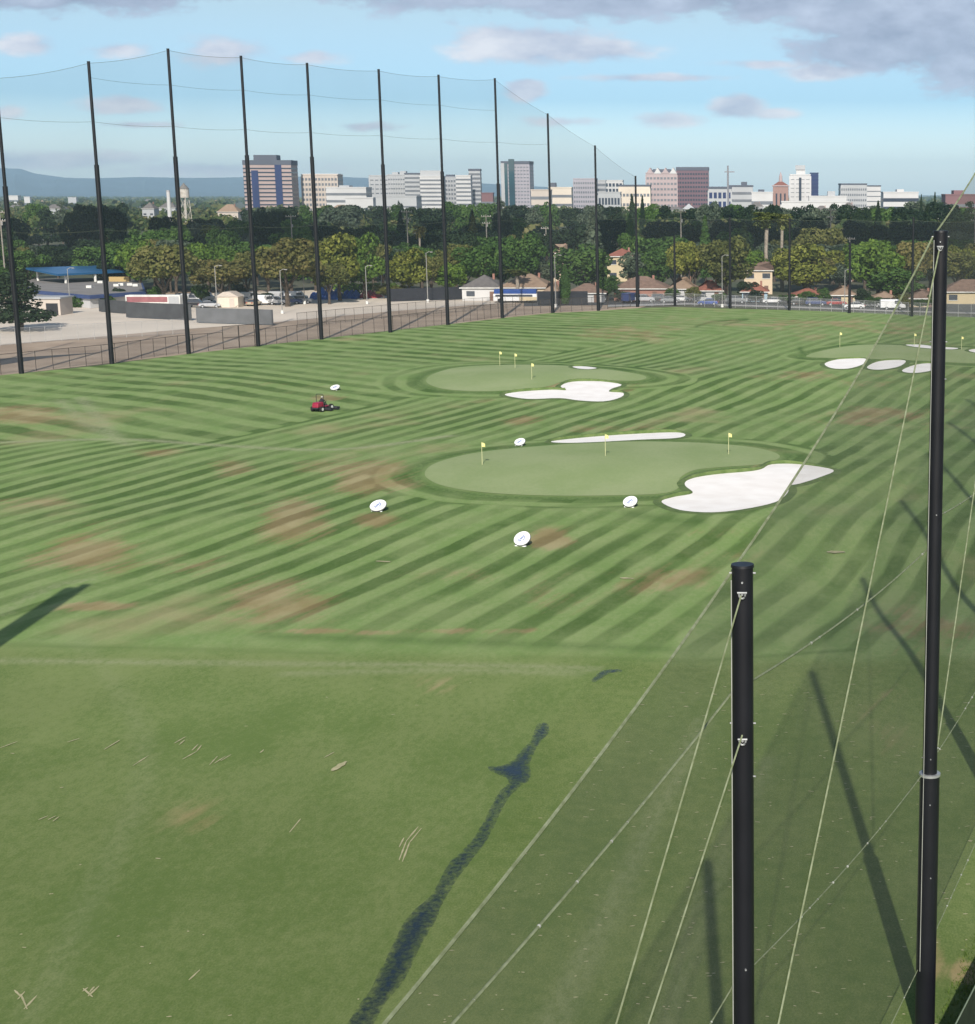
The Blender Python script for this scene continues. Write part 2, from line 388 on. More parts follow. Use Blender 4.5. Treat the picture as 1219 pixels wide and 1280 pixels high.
for b in BPOLY: bd = np.minimum(bd, dist(b, X, Y) * np.where(inside(b, X, Y), -1, 1))
w2 = sstep(1.06, .94, ring2 + vnoise(X, Y, 9, 4) * .09)
ph2 = 2 * np.pi * (ring + vnoise(X, Y, 12, 9) * .25) / 2.9 + 3.6
tee_edge = np.interp(Uq, [-2000, 0, 300, 520, 750, 900, 1219, 2500], [800, 811, 815, 819, 823, 829, 822, 822])
tee = sstep(-14, 10, Vq - tee_edge + vnoise(X, Y, 7, 33) * 3)
amp = 1 - tee
amp = amp * np.clip(.95 + .4 * vnoise(X, Y, 42, 11), .5, 1.2)
amp *= 1 - .25 * sstep(280, 340, Y)
amp *= 1 - .6 * sstep(235, 285, Y) * sstep(-45, -5, X)                     # the far end is mown less sharply
amp *= 1 - .75 * sstep(-40, -2, Vq - tee_edge)
amp = np.where(w2 > .5, np.maximum(amp, .85), amp)
dry = np.zeros(X.shape)
for (u, v, ru, rv, a) in [(115, 688, 44, 24, .95), (465, 595, 44, 18, 1), (365, 648, 38, 26, .9), (352, 752, 58, 20, .9), (688, 676, 23, 10, 1.25), (473, 652, 26, 8, .75), (28, 520, 48, 14, .85), (95, 528, 40, 8, .4), (280, 585, 38, 10, .6),
                          (200, 566, 40, 6, .5), (435, 580, 75, 14, .5), (40, 628, 60, 8, .45), (122, 758, 40, 5, 1.1), (385, 789, 60, 3, .6), (470, 791, 40, 3, .5), (560, 789, 70, 3.5, .55), (660, 788, 40, 3, .5), (820, 722, 55, 16, .65), (690, 745, 70, 20, .35), (785, 415, 60, 9, .6),
                          (845, 409, 30, 5, .5), (655, 525, 30, 6, .6), (780, 537, 80, 5, .5), (1100, 520, 75, 12, .7), (1165, 792, 60, 28, .7), (250, 1025, 34, 24, .30), (550, 857, 34, 12, .32), (300, 775, 60, 6, .5), (930, 404, 50, 6, .4),
                          (1000, 470, 60, 8, .5), (1010, 420, 60, 6, .35), (408, 497, 22, 3, .7), (1110, 870, 50, 50, .3), (50, 700, 60, 20, .35), (255, 705, 60, 14, .4), (560, 722, 60, 12, .35), (190, 760, 80, 4, .5), (940, 690, 50, 12, .35),
                          (890, 668, 40, 8, .4), (1120, 940, 60, 60, .18), (640, 505, 40, 6, .4), (1205, 1215, 14, 12, 1.2), (1165, 1190, 8, 30, .6), (120, 470, 60, 5, .25), (360, 480, 50, 5, .25), (470, 445, 70, 5, .2), (950, 585, 12, 5, .8), (1020, 405, 90, 7, .55), (1130, 412, 80, 7, .5), (860, 398, 60, 5, .35), (1100, 478, 60, 8, .4), (695, 483, 26, 4, .9), (785, 484, 16, 6, .6)]:
    e = ((Uq - u) / ru / 1.2) ** 2 + ((Vq - v) / rv / 1.2) ** 2
    dry = np.maximum(dry, a * np.exp(-e * .9))
trk = np.zeros(X.shape)
for pl, wd, a in [([(95, 800), (140, 850), (170, 900), (181, 945), (172, 1000), (130, 1090), (85, 1180), (40, 1270)], 7, .17), ([(0, 553), (150, 549), (264, 556), (420, 562), (560, 545)], 3, .8), ([(100, 497), (120, 520), (150, 553)], 3.5, .6),
                  ([(75, 500), (110, 530), (160, 556)], 2.5, .5), ([(0, 826), (300, 829), (600, 832), (740, 836)], 4, .5), ([(880, 900), (800, 1060), (690, 1280)], 9, .3), ([(960, 950), (880, 1130), (830, 1280)], 9, .25), ([(0, 768), (60, 735), (110, 725)], 3, .4),
                  ([(360, 842), (560, 838), (720, 842)], 3, .4)]:
    gpl = [(p.x, p.y) for p in (GL(*q) for q in catmull(pl, 5, False))]; dep = np.interp(pl[0][1], [500, 800, 1280], [.8, .5, .32])
    trk = np.maximum(trk, a * np.exp(-(dist(gpl, X, Y, False) / dep) ** 2))
rut = np.zeros(X.shape)
for pl, wd, a in [([(0, 806), (200, 811), (420, 817)], 2.5, .5), ([(640, 822), (760, 824), (870, 827), (1070, 812)], 2, .6), ([(330, 795), (600, 803), (840, 812)], 5, .5), ([(870, 408), (890, 402), (935, 399), (905, 406)], 1.4, .9),
                  ([(720, 700), (810, 665), (860, 655), (880, 640)], 6, .35), ([(780, 640), (830, 650), (880, 652)], 5, .5), ([(690, 635), (780, 625), (830, 622)], 3, .4), ([(1000, 436), (1005, 443), (1035, 448)], 3, .9)]:
    rut = np.maximum(rut, a * np.exp(-(dist(pl, Uq, Vq, False) / wd) ** 2))
collar = np.exp(-((ring - .9) / .8) ** 2) * .8
collar = np.maximum(collar, np.exp(-((bd - .25) / .28) ** 2) * .6)
rut = np.maximum(rut, collar)
# past the right hand net, and beside the wet ditch, the grass is longer
nx = X - (-9.15 + .311 * Y)
rough = sstep(.2, 1.6, nx) * sstep(60, 48, Y)
dit = np.interp(Vq, [830, 900, 1280], [760, 690, 500])
rough = np.maximum(rough, .3 * tee * sstep(-12, 12, Uq - dit))
faces = []
idx = np.arange(NS * NT).reshape(NS, NT)
fa = np.stack([idx[:-1, :-1], idx[:-1, 1:], idx[1:, 1:], idx[1:, :-1]], -1).reshape(-1, 4)
me = bpy.data.meshes.new('lawn')
me.from_pydata(np.c_[X, Y, Z].tolist(), [], fa.tolist()); me.update()
me.polygons.foreach_set('use_smooth', [True] * len(me.polygons))
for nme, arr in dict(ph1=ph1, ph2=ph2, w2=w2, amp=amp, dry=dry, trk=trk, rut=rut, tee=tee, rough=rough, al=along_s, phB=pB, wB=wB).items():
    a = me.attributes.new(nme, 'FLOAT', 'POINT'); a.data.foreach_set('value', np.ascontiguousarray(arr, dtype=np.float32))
lawn = bpy.data.objects.new('lawn', me); col.objects.link(lawn)
struct(lawn, 'green grass practice range with diagonal mowing stripes and dry patches', 'lawn')

def grass_mat(name, striped=True):
    m = bpy.data.materials.new(name); m.use_nodes = True; nt = m.node_tree; b = nt.nodes['Principled BSDF']; L = nt.links.new
    b.inputs['Roughness'].default_value = .9; b.inputs['Specular IOR Level'].default_value = .1
    def M(op, a, b_=None, c=None, clamp=False):
        n = nn(nt, 'ShaderNodeMath', operation=op, use_clamp=clamp)
        for i, x in enumerate((a, b_, c)):
            if x is None: continue
            if isinstance(x, (int, float)): n.inputs[i].default_value = x
            else: L(x, n.inputs[i])
        return n.outputs[0]
    def A(nm): return nn(nt, 'ShaderNodeAttribute', attribute_name=nm).outputs['Fac']
    def N(scale, detail=3, sxyz=(1, 1, 1), rot=0.0, rough=.55):
        mp = nn(nt, 'ShaderNodeMapping'); mp.inputs['Scale'].default_value = sxyz; mp.inputs['Rotation'].default_value = (0, 0, rot)
        L(tc.outputs['Object'], mp.inputs[0]); n = nn(nt, 'ShaderNodeTexNoise'); n.inputs['Scale'].default_value = scale; n.inputs['Detail'].default_value = detail
        n.inputs['Roughness'].default_value = rough
        L(mp.outputs[0], n.inputs['Vector']); return n.outputs['Fac']
    def mix(f, a, c):
        n = nn(nt, 'ShaderNodeMix', data_type='RGBA')
        if isinstance(f, (int, float)): n.inputs[0].default_value = f
        else: L(f, n.inputs[0])
        for i, x in ((6, a), (7, c)):
            if isinstance(x, tuple): n.inputs[i].default_value = (*x, 1)
            else: L(x, n.inputs[i])
        return n.outputs[2]
    def rng_(x, a, c, lo=0.0, hi=1.0):
        n = nn(nt, 'ShaderNodeMapRange', interpolation_type='SMOOTHSTEP'); n.inputs['From Min'].default_value = a; n.inputs['From Max'].default_value = c
        n.inputs['To Min'].default_value = lo; n.inputs['To Max'].default_value = hi; L(x, n.inputs['Value']); return n.outputs['Result']
    tc = nn(nt, 'ShaderNodeTexCoord')
    big = N(.05, 3); mid = N(.35, 4, (1, .45, 1)); fine = N(3.0, 5, (1, .5, 1), .3, .7); vf = N(14, 3, (1, .6, 1), 0, .7)
    tone = rng_(M('ADD', M('MULTIPLY', mid, .55), M('MULTIPLY', fine, .45)), .36, .64)
    if striped:
        cv = nn(nt, 'ShaderNodeCombineXYZ'); L(M('MULTIPLY', A('ph1'), .55), cv.inputs[0]); L(M('MULTIPLY', A('al'), .045), cv.inputs[1])
        sn = nn(nt, 'ShaderNodeTexNoise'); sn.inputs['Scale'].default_value = 1.6; sn.inputs['Detail'].default_value = 4; L(cv.outputs[0], sn.inputs['Vector']); streak = sn.outputs['Fac']
        fl = M('FLOOR', M('DIVIDE', M('ADD', A('ph1'), 1.57), 2 * math.pi)); wn = nn(nt, 'ShaderNodeTexWhiteNoise', noise_dimensions='1D'); L(fl, wn.inputs['W'])
        lane = M('MULTIPLY_ADD', wn.outputs['Value'], .7, .6)
        s1 = M('SINE', M('ADD', A('ph1'), M('MULTIPLY', M('SUBTRACT', mid, .5), 1.3)))
        s1 = M('ADD', s1, M('MULTIPLY', M('SUBTRACT', streak, .5), 1.7))
        sb = M('SINE', M('ADD', A('phB'), M('MULTIPLY', M('SUBTRACT', mid, .5), 1.6)))
        mb_ = nn(nt, 'ShaderNodeMix', data_type='FLOAT'); L(A('wB'), mb_.inputs[0]); L(s1, mb_.inputs[2]); L(sb, mb_.inputs[3]); s1 = mb_.outputs[0]
        s2 = M('SINE', M('ADD', A('ph2'), M('MULTIPLY', M('SUBTRACT', mid, .5), 1.2)))
        st = nn(nt, 'ShaderNodeMix', data_type='FLOAT'); L(A('w2'), st.inputs[0]); L(s1, st.inputs[2]); L(s2, st.inputs[3]); st = st.outputs[0]
        st = rng_(M('ADD', st, M('MULTIPLY', M('SUBTRACT', fine, .5), 1.2)), -.55, .55)
        light = mix(tone, LIGHT_A, LIGHT_B); dark = mix(tone, DARK_A, DARK_B)
        patch = rng_(N(.11, 4), .3, .58, .45, 1.0)
        f = M('MULTIPLY', M('MULTIPLY', st, M('MULTIPLY', A('amp'), lane)), patch, clamp=True)
        c = mix(f, light, dark)
        c = mix(M('MULTIPLY', A('rut'), rng_(fine, .3, .6, .4, 1.0)), c, (.055, .112, .024))
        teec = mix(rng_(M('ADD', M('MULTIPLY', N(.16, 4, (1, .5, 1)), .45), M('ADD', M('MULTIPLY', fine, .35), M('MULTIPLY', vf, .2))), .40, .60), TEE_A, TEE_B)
        ts = nn(nt, 'ShaderNodeVectorMath', operation='SCALE'); L(teec, ts.inputs[0]); L(rng_(M('ADD', A('al'), M('MULTIPLY', M('SUBTRACT', N(.09, 3), .5), 30)), 36, 84, .80, 1.08), ts.inputs['Scale'])  # grazing sheen painted into the tee colour: paler toward its far edge
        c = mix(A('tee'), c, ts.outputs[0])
        rg = mix(rng_(M('ADD', M('MULTIPLY', N(1.3, 4), .5), M('MULTIPLY', vf, .5)), .4, .62), ROUGH_A, ROUGH_B)
        c = mix(A('rough'), c, rg)
        dn = M('ADD', A('dry'), M('MULTIPLY', M('SUBTRACT', N(.22, 5, (1, .6, 1), .2), .5), 1.7))
        dn = M('ADD', M('ADD', dn, M('MULTIPLY', M('SUBTRACT', fine, .5), .32)), M('MULTIPLY', M('SUBTRACT', streak, .5), 1.1))
        dcol = mix(M('MULTIPLY', f, .75), mix(rng_(mid, .36, .64), DRY_A, DRY_B), DRY_D); c = mix(M('MULTIPLY', M('MULTIPLY', rng_(dn, .22, .80), .86), M('MULTIPLY', A('dry'), 3.0, clamp=True), clamp=True), c, dcol)
        gdry = M('MULTIPLY', rng_(N(.075, 5, (1, .7, 1), .4), .56, .74), M('SUBTRACT', 1.0, A('tee')))
        c = mix(M('MULTIPLY', gdry, .6), c, DRY_B)
        c = mix(M('MULTIPLY', A('trk'), rng_(fine, .3, .6, .3, 1)), c, PALE)
        b_in = c
    else:
        b_in = mix(rng_(M('ADD', M('MULTIPLY', N(.13, 4, (1, .6, 1)), .7), M('MULTIPLY', fine, .3)), .36, .64), GREEN_A, GREEN_B)
    hv = nn(nt, 'ShaderNodeVectorMath', operation='SCALE'); L(b_in, hv.inputs[0])
    L(M('ADD', .74, M('ADD', M('MULTIPLY', vf, .38), M('MULTIPLY', big, .14))), hv.inputs['Scale'])
    L(hv.outputs[0], b.inputs['Base Color'])
    bp = nn(nt, 'ShaderNodeBump'); bp.inputs['Strength'].default_value = .35; bp.inputs['Distance'].default_value = .05
    L(fine, bp.inputs['Height']); L(bp.outputs['Normal'], b.inputs['Normal'])
    return m
LIGHT_A, LIGHT_B = (.182, .275, .086), (.252, .322, .128)
DARK_A, DARK_B = (.074, .132, .031), (.118, .175, .056)
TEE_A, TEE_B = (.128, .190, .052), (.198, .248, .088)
ROUGH_A, ROUGH_B = (.075, .125, .028), (.17, .205, .065)
DRY_A, DRY_B = (.295, .225, .110), (.375, .31, .168)
GREEN_A, GREEN_B = (.25, .32, .135), (.305, .36, .175)
DRY_D = (.185, .135, .06)
PALE = (.33, .34, .20)
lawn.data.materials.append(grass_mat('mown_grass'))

def sheet(name, outline, m, lift, step=1.2, follow=True, parent=None):
    vs = [Vector(p) for p in outline]; n = len(vs)
    xs = [p[0] for p in outline]; ys = [p[1] for p in outline]
    ptx, pty = np.meshgrid(np.arange(min(xs), max(xs), step), np.arange(min(ys), max(ys), step))
    ptx, pty = ptx.ravel(), pty.ravel()
    k = inside(outline, ptx, pty) & (dist(outline, ptx, pty) > step * .35)
    vs += [Vector((a, b)) for a, b in zip(ptx[k], pty[k])]
    r = delaunay_2d_cdt(vs, [(i, (i + 1) % n) for i in range(n)], [list(range(n))], 1, 1e-5)
    me = bpy.data.meshes.new(name)
    me.from_pydata([(p.x, p.y, (float(hfun(p.x, p.y)) if follow else 0) + lift) for p in r[0]], [], [list(f) for f in r[2]]); me.update()
    if sum(p.normal.z for p in me.polygons) < 0: me.flip_normals()
    me.polygons.foreach_set('use_smooth', [True] * len(me.polygons))
    ed = me.attributes.new('edge', 'FLOAT', 'POINT'); ed.data.foreach_set('value', dist(outline, np.array([p.x for p in r[0]]), np.array([p.y for p in r[0]])).astype(np.float32))
    me.materials.append(m)
    o = bpy.data.objects.new(name, me); col.objects.link(o)
    return o
gm_ = grass_mat('putting_grass', False)
for g, lab in zip(GREENS, ('smooth pale putting green nearest the camera with three flags', 'smooth putting green in the middle distance with three flags close together', 'putting green at the far right behind three oval bunkers')):
    struct(sheet('putting_green', g, gm_, .025), lab, 'putting green')
sand = mat('bunker_sand', (.90, .865, .82), .95, (.83, .785, .735), .55, detail=8, bump=.6)
lipm = mat('lip_grass', (.13, .18, .06), .9, (.08, .13, .035), 1.5)
for (lab, px), bp_ in zip(BUNK, BPOLY):
    o = sheet('sand_bunker', bp_, sand, .045, .9)
    struct(o, lab, 'sand bunker')
    # turf lip standing along the far and left edges
    cx = sum(p[0] for p in bp_) / len(bp_); cy = sum(p[1] for p in bp_) / len(bp_)
    mb = MB(); n = len(bp_); r_ = []
    area = sum(bp_[i][0] * bp_[(i + 1) % n][1] - bp_[(i + 1) % n][0] * bp_[i][1] for i in range(n))
    sg = 1 if area > 0 else -1
    ring_v = []
    for i, (x, y) in enumerate(bp_):
        x0, y0 = bp_[i - 1]; x1, y1 = bp_[(i + 1) % n]
        tx, ty = (x1 - x0) * sg, (y1 - y0) * sg; l = math.hypot(tx, ty) + 1e-6
        ox, oy = ty / l, -tx / l                       # outward
        hgt = max(0.02, .34 * max(0, oy * .9 - ox * .35)) * (1 if len(bp_) > 30 else .7)
        for (d, z) in ((0.0, .03), (.10, hgt + .03), (.35, hgt * .95 + .03), (.7, .012)):
            ring_v.append((x + ox * d, y + oy * d, float(hfun(x + ox * d, y + oy * d)) + z))
    fs = []
    for i in range(n):
        j = (i + 1) % n
        for k in range(3): fs.append((i * 4 + k, i * 4 + k + 1, j * 4 + k + 1, j * 4 + k))
    mb.add(ring_v, fs); mb.build('turf_lip', lipm, o, smooth=True)
# wet ditch and a puddle, divots
wm_ = bpy.data.materials.new('ditch_water'); wm_.use_nodes = True; b = wm_.node_tree.nodes['Principled BSDF']
b.inputs['Base Color'].default_value = (.014, .026, .036, 1); b.inputs['Roughness'].default_value = .16; b.inputs['IOR'].default_value = 1.33
_t = wm_.node_tree; _tc = nn(_t, 'ShaderNodeTexCoord'); _e = nn(_t, 'ShaderNodeAttribute', attribute_name='edge'); _q = nn(_t, 'ShaderNodeTexNoise'); _q.inputs['Scale'].default_value = 5.0; _q.inputs['Detail'].default_value = 6; _q.inputs['Roughness'].default_value = .7
_t.links.new(_tc.outputs['Object'], _q.inputs['Vector'])
_a = nn(_t, 'ShaderNodeMath', operation='MULTIPLY_ADD'); _a.inputs[1].default_value = 1.5; _a.inputs[2].default_value = -.72; _t.links.new(_q.outputs['Fac'], _a.inputs[0])
_s = nn(_t, 'ShaderNodeMath', operation='ADD'); _t.links.new(_a.outputs[0], _s.inputs[0]); _t.links.new(_e.outputs['Fac'], _s.inputs[1])
_m = nn(_t, 'ShaderNodeMapRange'); _m.inputs['From Min'].default_value = -.12; _m.inputs['From Max'].default_value = .55; _m.inputs['To Max'].default_value = .88; _t.links.new(_s.outputs[0], _m.inputs['Value'])
_t.links.new(_m.outputs['Result'], b.inputs['Alpha'])
_n = nn(wm_.node_tree, 'ShaderNodeTexNoise'); _n.inputs['Scale'].default_value = 60; _b = nn(wm_.node_tree, 'ShaderNodeBump'); _b.inputs['Strength'].default_value = .12
wm_.node_tree.links.new(_n.outputs['Fac'], _b.inputs['Height']); wm_.node_tree.links.new(_b.outputs['Normal'], b.inputs['Normal'])
def jag(px, amp=1.6, n=5):
    rr = random.Random(3); amp *= .5; return [(u + rr.uniform(-amp, amp), v + rr.uniform(-amp, amp)) for u, v in catmull(px, n)]
def go(px): return [(p.x, p.y) for p in (GL(*q) for q in px)]
struct(sheet('water', go(jag([(671, 907), (680, 904), (686, 907), (685, 917), (676, 928), (668, 940), (662, 955), (664, 968), (660, 976), (648, 986), (637, 996), (630, 1008), (622, 1024), (608, 1052), (588, 1078), (570, 1102), (552, 1132), (545, 1150), (525, 1185), (505, 1225), (480, 1258), (455, 1295), (430, 1300), (440, 1270), (462, 1240), (485, 1195), (508, 1150), (540, 1118), (560, 1082), (580, 1062), (598, 1040), (608, 1022), (612, 1012), (625, 990), (634, 982), (634, 974), (622, 968), (611, 962), (613, 958), (628, 957), (642, 950), (652, 938), (664, 926)])), wm_, .02, .3), 'narrow dark ditch of standing water across the near grass', 'water')
struct(sheet('water', go(jag([(740, 850), (748, 842), (757, 838), (775, 837), (777, 840), (762, 842), (752, 849), (742, 853)], .6)), wm_, .02, .25), 'small blue puddle just beyond the end of the ditch', 'puddle')
dv = MB(); rr = random.Random(11)
SK = [0]
def stroke(u0, v0, u1, v1, wd):
    SK[0] += 1; zl = .012 + .0011 * (SK[0] % 40)
    a = GL(u0, v0, zl); b_ = GL(u1, v1, zl); d = (b_ - a); nrm = Vector((-d.y, d.x, 0)).normalized()
    pts = []; m = 6
    for i in range(m + 1):
        t_ = i / m; c_ = a.lerp(b_, t_); k = 1.5 * wd * (math.sin(math.pi * (t_ * .86 + .07)) ** .5) * rr.uniform(.6, 1.2)
        pts.append((c_ + nrm * k, c_ - nrm * k))
    vs = [x for p in pts for x in p]; dv.add(vs, [(2 * i, 2 * i + 1, 2 * i + 3, 2 * i + 2) for i in range(m)])
for q in [(18, 1238, 26, 1246), (26, 1243, 34, 1262), (30, 1262, 46, 1245), (22, 1250, 31, 1240), (104, 1236, 116, 1247), (110, 1246, 124, 1233), (103, 1240, 110, 1235), (112, 1241, 118, 1234), (236, 1226, 250, 1213), (362, 1041, 376, 1024),
          (499, 1076, 508, 1052), (508, 1052, 523, 1034), (503, 1078, 512, 1054), (512, 1054, 527, 1036), (499, 1060, 505, 1048), (166, 958, 186, 945), (228, 950, 246, 940), (246, 940, 252, 932), (262, 957, 272, 946), (268, 955, 282, 946), (276, 952, 289, 944),
          (240, 939, 248, 931), (325, 942, 330, 938), (405, 948, 418, 941), (218, 930, 232, 922), (224, 932, 231, 926), (130, 938, 150, 926), (48, 1026, 60, 1021), (60, 1026, 70, 1021), (66, 1028, 74, 1022), (0, 936, 22, 928), (84, 929, 100, 924),
          (1040, 690, 1052, 691), (470, 702, 488, 703), (775, 723, 792, 724)]:
    stroke(*q, .022 if q[1] > 900 else .12)
stroke(415, 965, 433, 953, .11); stroke(1034, 691, 1056, 691, .3)
for _ in range(330):
    v = rr.uniform(850, 1290); lo = np.interp(v, [850, 1280], [800, 480]); u = rr.uniform(lo, 1215) if rr.random() < .86 else rr.uniform(0, 1215)
    q = rr.uniform(2, 7); stroke(u, v, u + q, v + rr.uniform(-1, 1), .022)
o = dv.build('bare_scrapes', mat('straw', (.46, .42, .25), .9, (.36, .34, .19), 3)); tag(o, 'scattered straw coloured scrapes in the near grass', 'scrapes', kind='stuff')

# ------------------------------------------------------------------ wider ground
def poly_sheet(name, pts, z, m):
    me = bpy.data.meshes.new(name); r = delaunay_2d_cdt([Vector(p) for p in pts], [(i, (i + 1) % len(pts)) for i in range(len(pts))], [list(range(len(pts)))], 1, 1e-5)
    me.from_pydata([(p.x, p.y, z) for p in r[0]], [], [list(f) for f in r[2]]); me.update()
    if me.polygons and me.polygons[0].normal.z < 0: me.flip_normals()
    me.materials.append(m); o = bpy.data.objects.new(name, me); col.objects.link(o); return o
gb = MB()
for (x0, x1, y0, y1) in ((-40000, -38, -3000, 60000), (55, 40000, -3000, 60000), (-38, 55, -3000, 22.5), (-38, 55, 300, 60000)):
    gb.add([(x0, y0, -.08), (x1, y0, -.08), (x1, y1, -.08), (x0, y1, -.08)], [(0, 1, 2, 3)])
struct(gb.build('ground', mat('city_ground', (.13, .125, .085), .95, (.07, .085, .045), .02, detail=6)), 'flat olive ground of the city reaching to the horizon', 'ground')
def gp(*px): return [(p.x, p.y) for p in (G(*q) for q in px)]
struct(poly_sheet('dirt', [(-240, 0), (-196, 22), (-103.5, 219.5), (-82, 263), (-58, 310), (-44.5, 336.5), (-35.5, 342.5), (-28, 351), (-24, 372), (-60, 420), (-300, 420), (-420, 200)], -.05, mat('dirt', (.47, .365, .27), .95, (.34, .255, .185), .12, detail=6)), 'brown dirt strip between the left nets and the concrete lot', 'dirt strip')
struct(poly_sheet('parking_lot', gp((-420, 470), (-150, 445), (0, 431), (120, 421), (232, 411), (330, 404), (400, 397), (500, 388), (590, 381), (640, 379), (690, 374), (690, 364), (600, 360), (400, 362), (200, 368), (0, 380), (-200, 390), (-420, 400)), -.03, mat('concrete', (.74, .645, .53), .9, (.63, .55, .455), .06, detail=6)), 'pale concrete lot beyond the left net row', 'parking lot')
asph = mat('asphalt', (.085, .085, .09), .9, (.06, .06, .065), .2, detail=5)
struct(poly_sheet('asphalt', gp((-420, 500), (-100, 470), (0, 456), (60, 447), (130, 440), (0, 448), (-420, 490)), -.026, asph), 'dark worn asphalt patch by the left net row', 'asphalt')
struct(poly_sheet('road', gp((655, 382.5), (760, 381), (860, 379), (1000, 383), (1120, 388), (1500, 398), (1500, 380), (1150, 376), (1000, 372.5), (860, 370.5), (760, 371), (655, 374)), -.02, asph), 'dark asphalt street behind the far net', 'road')
struct(poly_sheet('pavement', gp((760, 384), (860, 380.8), (1000, 385.5), (1120, 390), (1500, 400.5), (1500, 398.5), (1120, 388.3), (1000, 383.4), (860, 379.3), (760, 381.3)), .06, mat('pavement', (.45, .43, .40), .9, (.38, .36, .33), .3)), 'pale pavement along the near side of the street', 'pavement')
# hills
def hills(name, prof, Yr, Y0, m, lab, seed):
    us = np.linspace(prof[0][0], prof[-1][0], 260); vv = np.interp(us, [p[0] for p in prof], [p[1] for p in prof])
    r = np.random.default_rng(seed); vs = []; ny = 14
    gull = sum(np.sin(us * f + r.uniform(0, 6)) * a for f, a in ((.05, 1), (.11, .7), (.23, .5), (.47, .35), (.9, .25)))
    for j in range(ny):
        q = j / (ny - 1); Yj = Y0 + (Yr - Y0) * q
        for i in range(len(us)):
            top = at(us[i], vv[i] + .12 * gull[i] * .8, Yr)
            z = -5 + (top.z + 5) * (q ** 1.25) * (1 - .12 * (1 - q) * (1 + gull[i] * .8) * (4 * q))
            vs.append((top.x * Yj / Yr * (1 + 0), Yj + 250 * gull[i] * (1 - q) * q, z))
    for i in range(len(us)):
        top = at(us[i], vv[i], Yr); vs.append((top.x * 1.1, Yr * 1.12, -20))
    mb = MB(); n = len(us)
    mb.add(vs, [(j * n + i, j * n + i + 1, (j + 1) * n + i + 1, (j + 1) * n + i) for j in range(ny) for i in range(n - 1)])
    return struct(mb.build(name, m, smooth=True), lab, 'hills')
hm = mat('hazed_hill_grass', (.07, .12, .17), .95, (.045, .08, .115), .002, detail=5)  # blue of the distance haze partly mixed into the hills' own colour
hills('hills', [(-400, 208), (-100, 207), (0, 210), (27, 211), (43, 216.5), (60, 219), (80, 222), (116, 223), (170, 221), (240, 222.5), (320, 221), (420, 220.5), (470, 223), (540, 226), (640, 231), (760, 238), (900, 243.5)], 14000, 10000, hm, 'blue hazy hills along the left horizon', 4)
# ------------------------------------------------------------------ net poles, nets, ropes
black = mat('black_paint', (.009, .0095, .013), .45, (.006, .0065, .009), .8, spec=.35)
steel = mat('galvanised', (.55, .56, .56), .4, (.42, .43, .44), 3, metal=.6)
steel_d = mat('dull_steel', (.36, .37, .37), .55, (.26, .27, .27), 6, metal=.4)
palerope = mat('pale_rope', (.24, .27, .165), .8, (.15, .175, .09), 6)
darkrope = mat('dark_rope', (.16, .18, .13), .8, (.10, .12, .08), 6)
whiter = mat('white_cord', (.40, .41, .37), .7)
def net_pole(x, y, h, rl, ru, zj, label, group, detail=False, face=None):
    z0 = float(hfun(x, y))
    o = thing('net_pole', label, 'net pole', (x, y, z0), group=group)
    n = 28 if detail else 12
    mb = MB(); mb.cyl((0, 0, -.3), (0, 0, zj), rl, rl * .97, n)
    lo = mb.build('lower_section', black, o, True)
    MB().cyl((0, 0, zj - .5), (0, 0, h), ru, ru * .93, n).build('upper_section', black, o, True)
    MB().cyl((0, 0, zj - .02), (0, 0, zj + .05), rl * 1.04, rl * 1.04, n).build('collar', steel if detail else black, o, True)
    MB().cyl((0, 0, h - .01), (0, 0, h + .04), ru * 1.02, ru * .98, n).build('cap', black, o, True)
    if detail:
        f = Vector(face).normalized(); sdv = Vector((-f.y, f.x, 0))
        for zz in ((h - .45, h - 3.15) if detail == 2 else (h - .4,)):
            c = f * (ru * .95) + Vector((0, 0, zz)); b_ = MB()
            pts = [c + sdv * (.055 * math.cos(a)) + f * .07 + Vector((0, 0, .075 * math.sin(a))) for a in [-math.pi * k / 8 for k in range(-1, 10)]]
            b_.tube(pts, .019, 6); b_.cyl(c - f * .02, c + f * .09, .022, n=8)
            b_.cyl(c + f * .075 + sdv * -.085 + Vector((0, 0, .03)), c + f * .075 + sdv * .085 + Vector((0, 0, .03)), .02, n=8)
            b_.build('shackle', steel_d, o, True)
        for (zz, aa) in [(h - .25, 0), (h - .12, 1.5), (h - .12, -1.5), (h - 2.9, 1.5), (h - 2.9, -1.5), (h - 3.9, 1.4), (h - 7.6, .2), (h - 14.6, .1), (zj + .8, 1.5), (zj - .8, .1), (zj - 3.0, .3), (zj + .5, -1.5)]:
            if zz < 0: continue
            rr_ = ru if zz > zj else rl
            dirv = f * math.cos(aa) + sdv * math.sin(aa)
            MB().cyl(dirv * (rr_ * .93) + Vector((0, 0, zz)), dirv * (rr_ + .03) + Vector((0, 0, zz)), .018, n=8).build('eyelet', steel_d, o)
    return o
def sag(a, b, s_, n=12):
    a = Vector(a); b = Vector(b)
    return [a.lerp(b, i / n) - Vector((0, 0, s_ * 4 * (i / n) * (1 - i / n))) for i in range(n + 1)]

